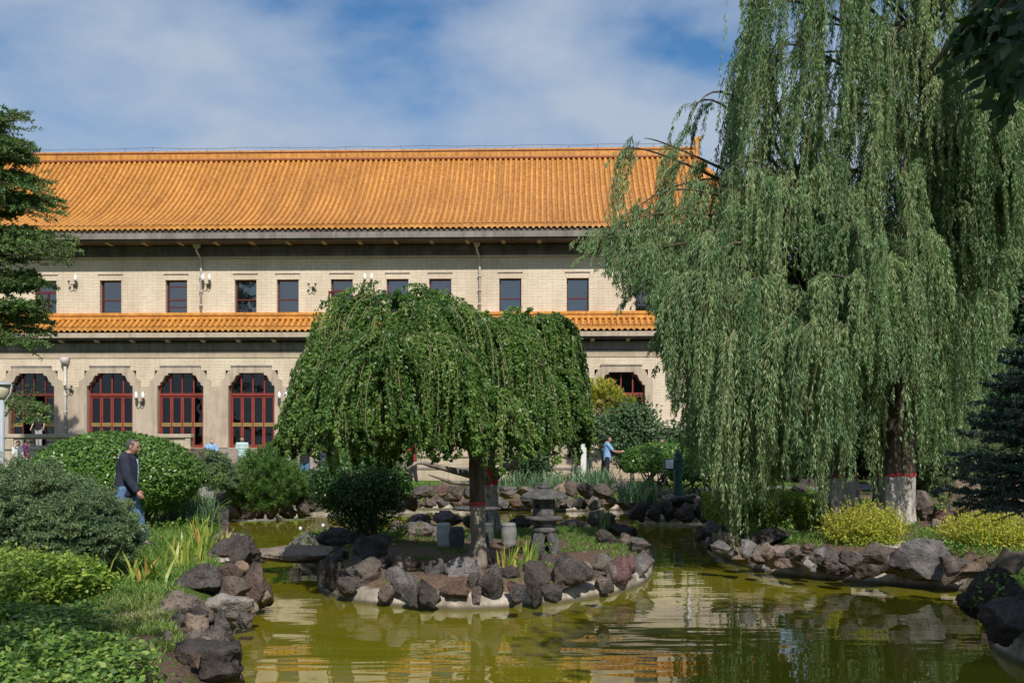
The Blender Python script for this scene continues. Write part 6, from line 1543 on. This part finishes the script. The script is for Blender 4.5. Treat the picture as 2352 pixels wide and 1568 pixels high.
    if detail:
        ey = MB(); br = MB()
        for sg in (1, -1):
            ey.ball(tuple(Mh @ Vector((.083, .030*sg, .013))), (.009, .012, .006), 8, 6); br.tube([tuple(Mh @ Vector((.090, .016*sg, .031))), tuple(Mh @ Vector((.088, .032*sg, .036))), tuple(Mh @ Vector((.074, .048*sg, .030)))], .0045, 6)
        link('eyes', ey.mesh('eyes', True), M['hole'], o); link('eyebrows', br.mesh('eyebrows', True), M['hair_black'], o)
        co_ = MB(); limb(co_, [torso(-.07, 0, 1.475), torso(-.03, .07, 1.465), torso(.06, .05, 1.43), torso(.085, 0, 1.40)], [.022]*4); limb(co_, [torso(-.07, 0, 1.475), torso(-.03, -.07, 1.465), torso(.06, -.05, 1.43), torso(.085, 0, 1.40)], [.022]*4)
        link('collar', remesh([co_], .009, 'collar', 3), top, o)
        vv = MB(); limb(vv, [torso(.125, 0, 1.36), torso(.153, 0, 1.2), torso(.158, 0, 1.0), torso(.155, 0, .86)], [.022, .02, .018, .016]); link('shirt_front', vv.mesh('shirt_front', True), M['c_lightblue'], o)
    if bag:
        bm_ = MB(); xx = bag
        loft(bm_, [(torso(xx, 0, .98).x, 0, .98, .07, .12), (torso(xx, 0, 1.05).x, 0, 1.05, .10, .15), (torso(xx, 0, 1.25).x, 0, 1.25, .10, .15), (torso(xx, 0, 1.36).x, 0, 1.36, .06, .11)])
        for sg in (1, -1): limb(bm_, [torso(xx, .1*sg, 1.34), torso(0, .12*sg, 1.46), torso(-xx*.75, .11*sg, 1.3)], [.02]*3)
        link('backpack', remesh([bm_], .014, 'backpack', 3), M['c_black'], o)
    return o
def cloth(name, a, b_): return mat(name, [a, b_], 9, .85, .35, .01, 30)
M['skin'] = mat('tanned_skin', [(.36, .19, .125), (.46, .26, .175)], 6, .5, .1); M['skin_pale'] = mat('light_skin', [(.50, .31, .23), (.58, .37, .28)], 6, .5, .1)
M['hair_black'] = mat('black_hair', [(.012, .010, .009), (.03, .026, .023)], 30, .6, .5, stretch=(1, 1, .2)); M['hair_grey'] = mat('grey_hair', [(.16, .155, .15), (.30, .29, .28)], 30, .6, .5, stretch=(1, 1, .2)); M['hair_greying'] = mat('greying_dark_hair', [(.035, .032, .03), (.11, .10, .095)], 24, .6, .5, stretch=(1, 1, .2))
M['c_navy'] = cloth('navy_jacket', (.017, .021, .035), (.034, .038, .058)); M['c_jeans'] = cloth('blue_denim', (.06, .13, .26), (.13, .23, .39)); M['c_lightblue'] = cloth('light_blue_cotton', (.22, .38, .60), (.30, .48, .70))
M['c_black'] = cloth('black_cloth', (.014, .014, .016), (.03, .03, .034)); M['c_pink'] = cloth('magenta_pink_cloth', (.55, .12, .30), (.66, .20, .40)); M['c_grey'] = cloth('light_grey_cloth', (.34, .34, .35), (.45, .45, .46)); M['c_dark'] = cloth('dark_blue_cloth', (.03, .033, .055), (.055, .06, .09)); M['c_red'] = cloth('dark_red_cloth', (.25, .03, .04), (.34, .05, .06)); M['c_blue'] = cloth('sky_blue_cloth', (.20, .34, .58), (.28, .44, .68)); M['c_white'] = cloth('white_cloth', (.6, .6, .6), (.7, .7, .7))
M['shoe'] = mat('black_leather', [(.015, .014, .013), (.03, .028, .026)], 5, .4, .1); M['shoe_white'] = mat('white_trainer', [(.55, .55, .55), (.65, .65, .65)], 5, .5, .1)
m, nt, b = nmat('green_striped_polo'); v = coords(nt); sp = N(nt, 'ShaderNodeSeparateXYZ'); nt.links.new(v, sp.inputs[0]); ml = N(nt, 'ShaderNodeMath', operation='MULTIPLY'); ml.inputs[1].default_value = 7.2; nt.links.new(sp.outputs[2], ml.inputs[0]); fr = N(nt, 'ShaderNodeMath', operation='FRACT'); nt.links.new(ml.outputs[0], fr.inputs[0])
r_ = ramp(nt, fr.outputs[0], [(0, (.62, .62, .58)), (.36, (.05, .28, .25)), (.60, (.62, .62, .58)), (.80, (.10, .38, .42))]); nt.nodes[-1].color_ramp.interpolation = 'CONSTANT'; nt.links.new(r_, b.inputs['Base Color']); b.inputs['Roughness'].default_value = .85; M['c_stripe'] = m
def stand(px, Y, z=None):
    x = (px-CX)*Y/F; return (x, Y, ground_z(x, Y) if z is None else z)
mx, my, mz = stand(289, 15.4)
person((mx, my, mz), .06, 1.70, 'balding man in a navy jacket and blue jeans walking along the left bank', M['skin'], M['c_navy'], M['c_jeans'], 'greying', 'long', ((24, 14), (-16, 14)), ((-8, 16, 8), (12, 22, 9)), 5, 16, True, True)
person(stand(556, 39.5, .68), -1.35, 1.70, 'man in a green and white striped polo shirt before the steps', M['skin'], M['c_stripe'], M['c_dark'], 'black', 'short', ((4, 4), (-4, 6)), ((4, 10, 9), (4, 10, 9)), 0, 6)
person(stand(484, 39, .62), -.9, 1.68, 'grey-haired person in light blue raising an arm, above the juniper mound', M['skin_pale'], M['c_blue'], M['c_dark'], 'grey', 'short', ((4, 4), (-4, 6)), ((20, 60, 14), (55, 25, 8)), 3, 4)
person(stand(56, 36, .65), .5, 1.62, 'black-haired woman in a magenta pink top at the left edge', M['skin_pale'], M['c_pink'], M['c_dark'], 'black', 'short', ((4, 4), (-4, 6)), ((10, 30, 6), (10, 30, 6)), 3, 10, hairlong=False)
person(stand(38, 35, .65), -.4, 1.52, 'brown-haired person in pale clothes beside the woman in pink', M['skin_pale'], M['c_white'], M['c_grey'], 'black', 'short', ((4, 4), (-4, 6)), ((10, 40, 6), (10, 40, 6)), 4, 14)
person(stand(700, 33.5, .55), -1.5, 1.68, 'young person in a black top and blue jeans taking a photo behind the round shrub', M['skin_pale'], M['c_black'], M['c_jeans'], 'black', 'short', ((4, 4), (-4, 6)), ((40, 100, 8), (40, 100, 8)), 2, 10, shoes='shoe_white')
person(stand(742, 39, .8), 1.6, 1.66, 'person in dark grey half hidden by the left edge of the weeping tree', M['skin_pale'], M['c_dark'], M['c_dark'], 'black', 'short', ((4, 4), (-4, 6)), ((10, 50, 6), (10, 50, 6)), 2, 6)
person(stand(948, 35, .62), 2.6, 1.66, 'person in a dark red top standing behind the right side of the round shrub', M['skin_pale'], M['c_red'], M['c_black'], 'black', 'short', ((4, 4), (-4, 6)), ((20, 70, 6), (20, 70, 6)), 2, 6)
person(stand(1394, 35, .62), .1, 1.72, 'man in light blue T-shirt, black bag on his chest, arm held out', M['skin'], M['c_blue'], M['c_black'], 'black', 'short', ((4, 4), (-4, 6)), ((20, 70, 6), (38, 48, 5)), 1, 2, bag=.17)
person(stand(1512, 33.8, .6), .0, 1.70, 'person in dark trousers walking behind the wide clipped shrub', M['skin'], M['c_dark'], M['c_dark'], 'black', 'long', ((22, 8), (-20, 16)), ((-10, 14, 6), (14, 20, 6)), 3, 6)
x_ = bx(89, .9); lw_ = BLD.matrix_world if False else None
wxp = (x_*ct-.9*st, Y0+x_*st+.9*ct)
person((wxp[0], wxp[1], ZF), -1.5, 1.68, 'man in black top and grey trousers standing inside the open doorway', M['skin_pale'], M['c_black'], M['c_grey'], 'black', 'short', ((3, 3), (-3, 3)), ((4, 30, 16), (4, 30, 16)), 0, 6)

# ------------------------------------------------------------------ shade trees beside and behind the photographer
def shade_tree(label, bx0, by0, cen, rr_, ncl, nl, L, W, sp, boughs=()):
    t = empty('shade_tree', (0, 0, 0), label, 'tree', 'shade trees near the photographer')
    clump_tree(t, M['l_shade'], cen, rr_, ncl, nl, L, W, sp)
    trunk_mesh(t, M['bark'], [([(bx0, by0, .2), (bx0+.1, by0, 2.5), ((bx0+cen[0])/2, (by0+cen[1])/2, 4.5), tuple(cen)], [.3, .24, .18, .06])]+[(list(p), [.05, .03, .012]) for p in boughs])
    return t
brn = [[(5.0,1.6,6.2),(3.2,3.2,4.9),(2.15,4.4,3.85)], [(3.4,3.0,5.1),(2.5,4.6,4.4),(2.1,5.0,3.8)], [(5.2,2.4,6.0),(3.3,4.0,4.5),(2.5,4.6,3.7)]]
sr = shade_tree('broad-leaved tree at the top right corner, its dark drooping bough hanging into view', 6.6, -1.5, (5.6, 1.2, 7.4), (3.0, 2.6, 1.6), 210, 115, .17, .09, .42, brn)
PT = []
for px, py in ((2335,20),(2290,40),(2345,90),(2250,75),(2300,110),(2340,150),(2275,140),(2340,215),(2230,95),(2310,60),(2350,50),(2320,180),(2280,15),(2345,120),(2330,70),(2352,180)):
    PT.append(D(px, py, 4.4+.5*R.random())[:])
P = np.repeat(np.array(PT), 16, 0)+R.normal(size=(len(PT)*16, 3))*np.array([.045, .1, .035]); n = len(P)
leaves('bough_leaves', M['l_shade'], sr, P, np.array([-.55, -.1, -.6])+rdir(n)*.55, .13*(.7+.6*R.random(n)), .055, np.array([[.2, -.9, .5]])*np.ones((n, 1)), None, .6)
shade_tree('leafy tree behind the photographer whose crown shades the near left hedge', -5.6, -2.0, (-3.6, 1.3, 6.6), (2.0, .9, .9), 36, 90, .16, .09, .38)
# ------------------------------------------------------------------ sky, sun, camera
sc_ = bpy.context.scene
SUN = Vector((.25, -1.0, .93)).normalized()      # towards the sun
el = math.asin(SUN.z); azm = math.atan2(SUN.x, SUN.y)
w = bpy.data.worlds.new('World'); sc_.world = w; w.use_nodes = True
nt = w.node_tree; bg = nt.nodes['Background']
sky = N(nt, 'ShaderNodeTexSky'); sky.sky_type = 'NISHITA'; sky.sun_disc = False
sky.sun_elevation = el; sky.sun_rotation = azm; sky.air_density = 1.3; sky.dust_density = .4; sky.ozone_density = 2.5; sky.altitude = 200
tc = N(nt, 'ShaderNodeTexCoord'); sp = N(nt, 'ShaderNodeSeparateXYZ'); nt.links.new(tc.outputs['Generated'], sp.inputs[0])
# clouds drift on a high flat layer: direction divided by its height
zz_ = N(nt, 'ShaderNodeMath', operation='MAXIMUM'); zz_.inputs[1].default_value = .0; nt.links.new(sp.outputs[2], zz_.inputs[0])
za = N(nt, 'ShaderNodeMath', operation='ADD'); za.inputs[1].default_value = .28; nt.links.new(zz_.outputs[0], za.inputs[0])
dx = N(nt, 'ShaderNodeMath', operation='DIVIDE'); nt.links.new(sp.outputs[0], dx.inputs[0]); nt.links.new(za.outputs[0], dx.inputs[1])
dy = N(nt, 'ShaderNodeMath', operation='DIVIDE'); nt.links.new(sp.outputs[1], dy.inputs[0]); nt.links.new(za.outputs[0], dy.inputs[1])
cb = N(nt, 'ShaderNodeCombineXYZ'); nt.links.new(dx.outputs[0], cb.inputs[0]); nt.links.new(dy.outputs[0], cb.inputs[1]); cb.inputs[2].default_value = 5.2
n1 = N(nt, 'ShaderNodeTexNoise'); n1.inputs['Scale'].default_value = 2.7; n1.inputs['Detail'].default_value = 5; n1.inputs['Roughness'].default_value = .52; n1.inputs['Distortion'].default_value = .1
nt.links.new(cb.outputs[0], n1.inputs[0])
low = ramp(nt, sp.outputs[2], [(.18, (1, 1, 1)), (.45, (0, 0, 0))])
th = N(nt, 'ShaderNodeMath', operation='MULTIPLY_ADD'); th.inputs[1].default_value = .14; nt.links.new(low, th.inputs[0]); nt.links.new(n1.outputs[0], th.inputs[2])
k = ramp(nt, th.outputs[0], [(.39, (.0, .0, .0)), (.50, (.5, .5, .5)), (.66, (1, 1, 1))])
# a hint of deeper blue between the clouds
skyc = mixc(nt, 1., sky.outputs[0], SKYTINT, 'MULTIPLY')
mx = mixc(nt, k, skyc, CLOUD)
nt.links.new(mx, bg.inputs[0]); bg.inputs[1].default_value = .105
L = bpy.data.lights.new('sun', 'SUN'); L.energy = SUN_E; L.angle = rad(.53); L.color = (1, .955, .885)
lo = bpy.data.objects.new('sun', L); C.objects.link(lo); lo.location = (6, -20, 25); lo.rotation_euler = (-SUN).to_track_quat('-Z', 'Y').to_euler()
cam = bpy.data.cameras.new('camera'); cam.lens = 35; cam.sensor_width = 36; cam.sensor_fit = 'HORIZONTAL'; cam.clip_end = 5000; cam.clip_start = .05
cam.shift_y = (HY-784)/2352
co = bpy.data.objects.new('camera', cam); C.objects.link(co); co.location = (0, 0, H); co.rotation_euler = (rad(90), 0, 0)
sc_.camera = co
sc_.view_settings.view_transform = 'Standard'; sc_.view_settings.look = 'None'; sc_.view_settings.exposure = EXPO; sc_.view_settings.gamma = 1
cy = sc_.cycles; cy.use_denoising = True; cy.max_bounces = 7; cy.diffuse_bounces = 3; cy.glossy_bounces = 3; cy.transmission_bounces = 3; cy.transparent_max_bounces = 8
cy.sample_clamp_indirect = 8; cy.caustics_reflective = False; cy.caustics_refractive = False
try: cy.denoiser = 'OPENIMAGEDENOISE'; cy.denoising_input_passes = 'RGB_ALBEDO_NORMAL'
except Exception: pass
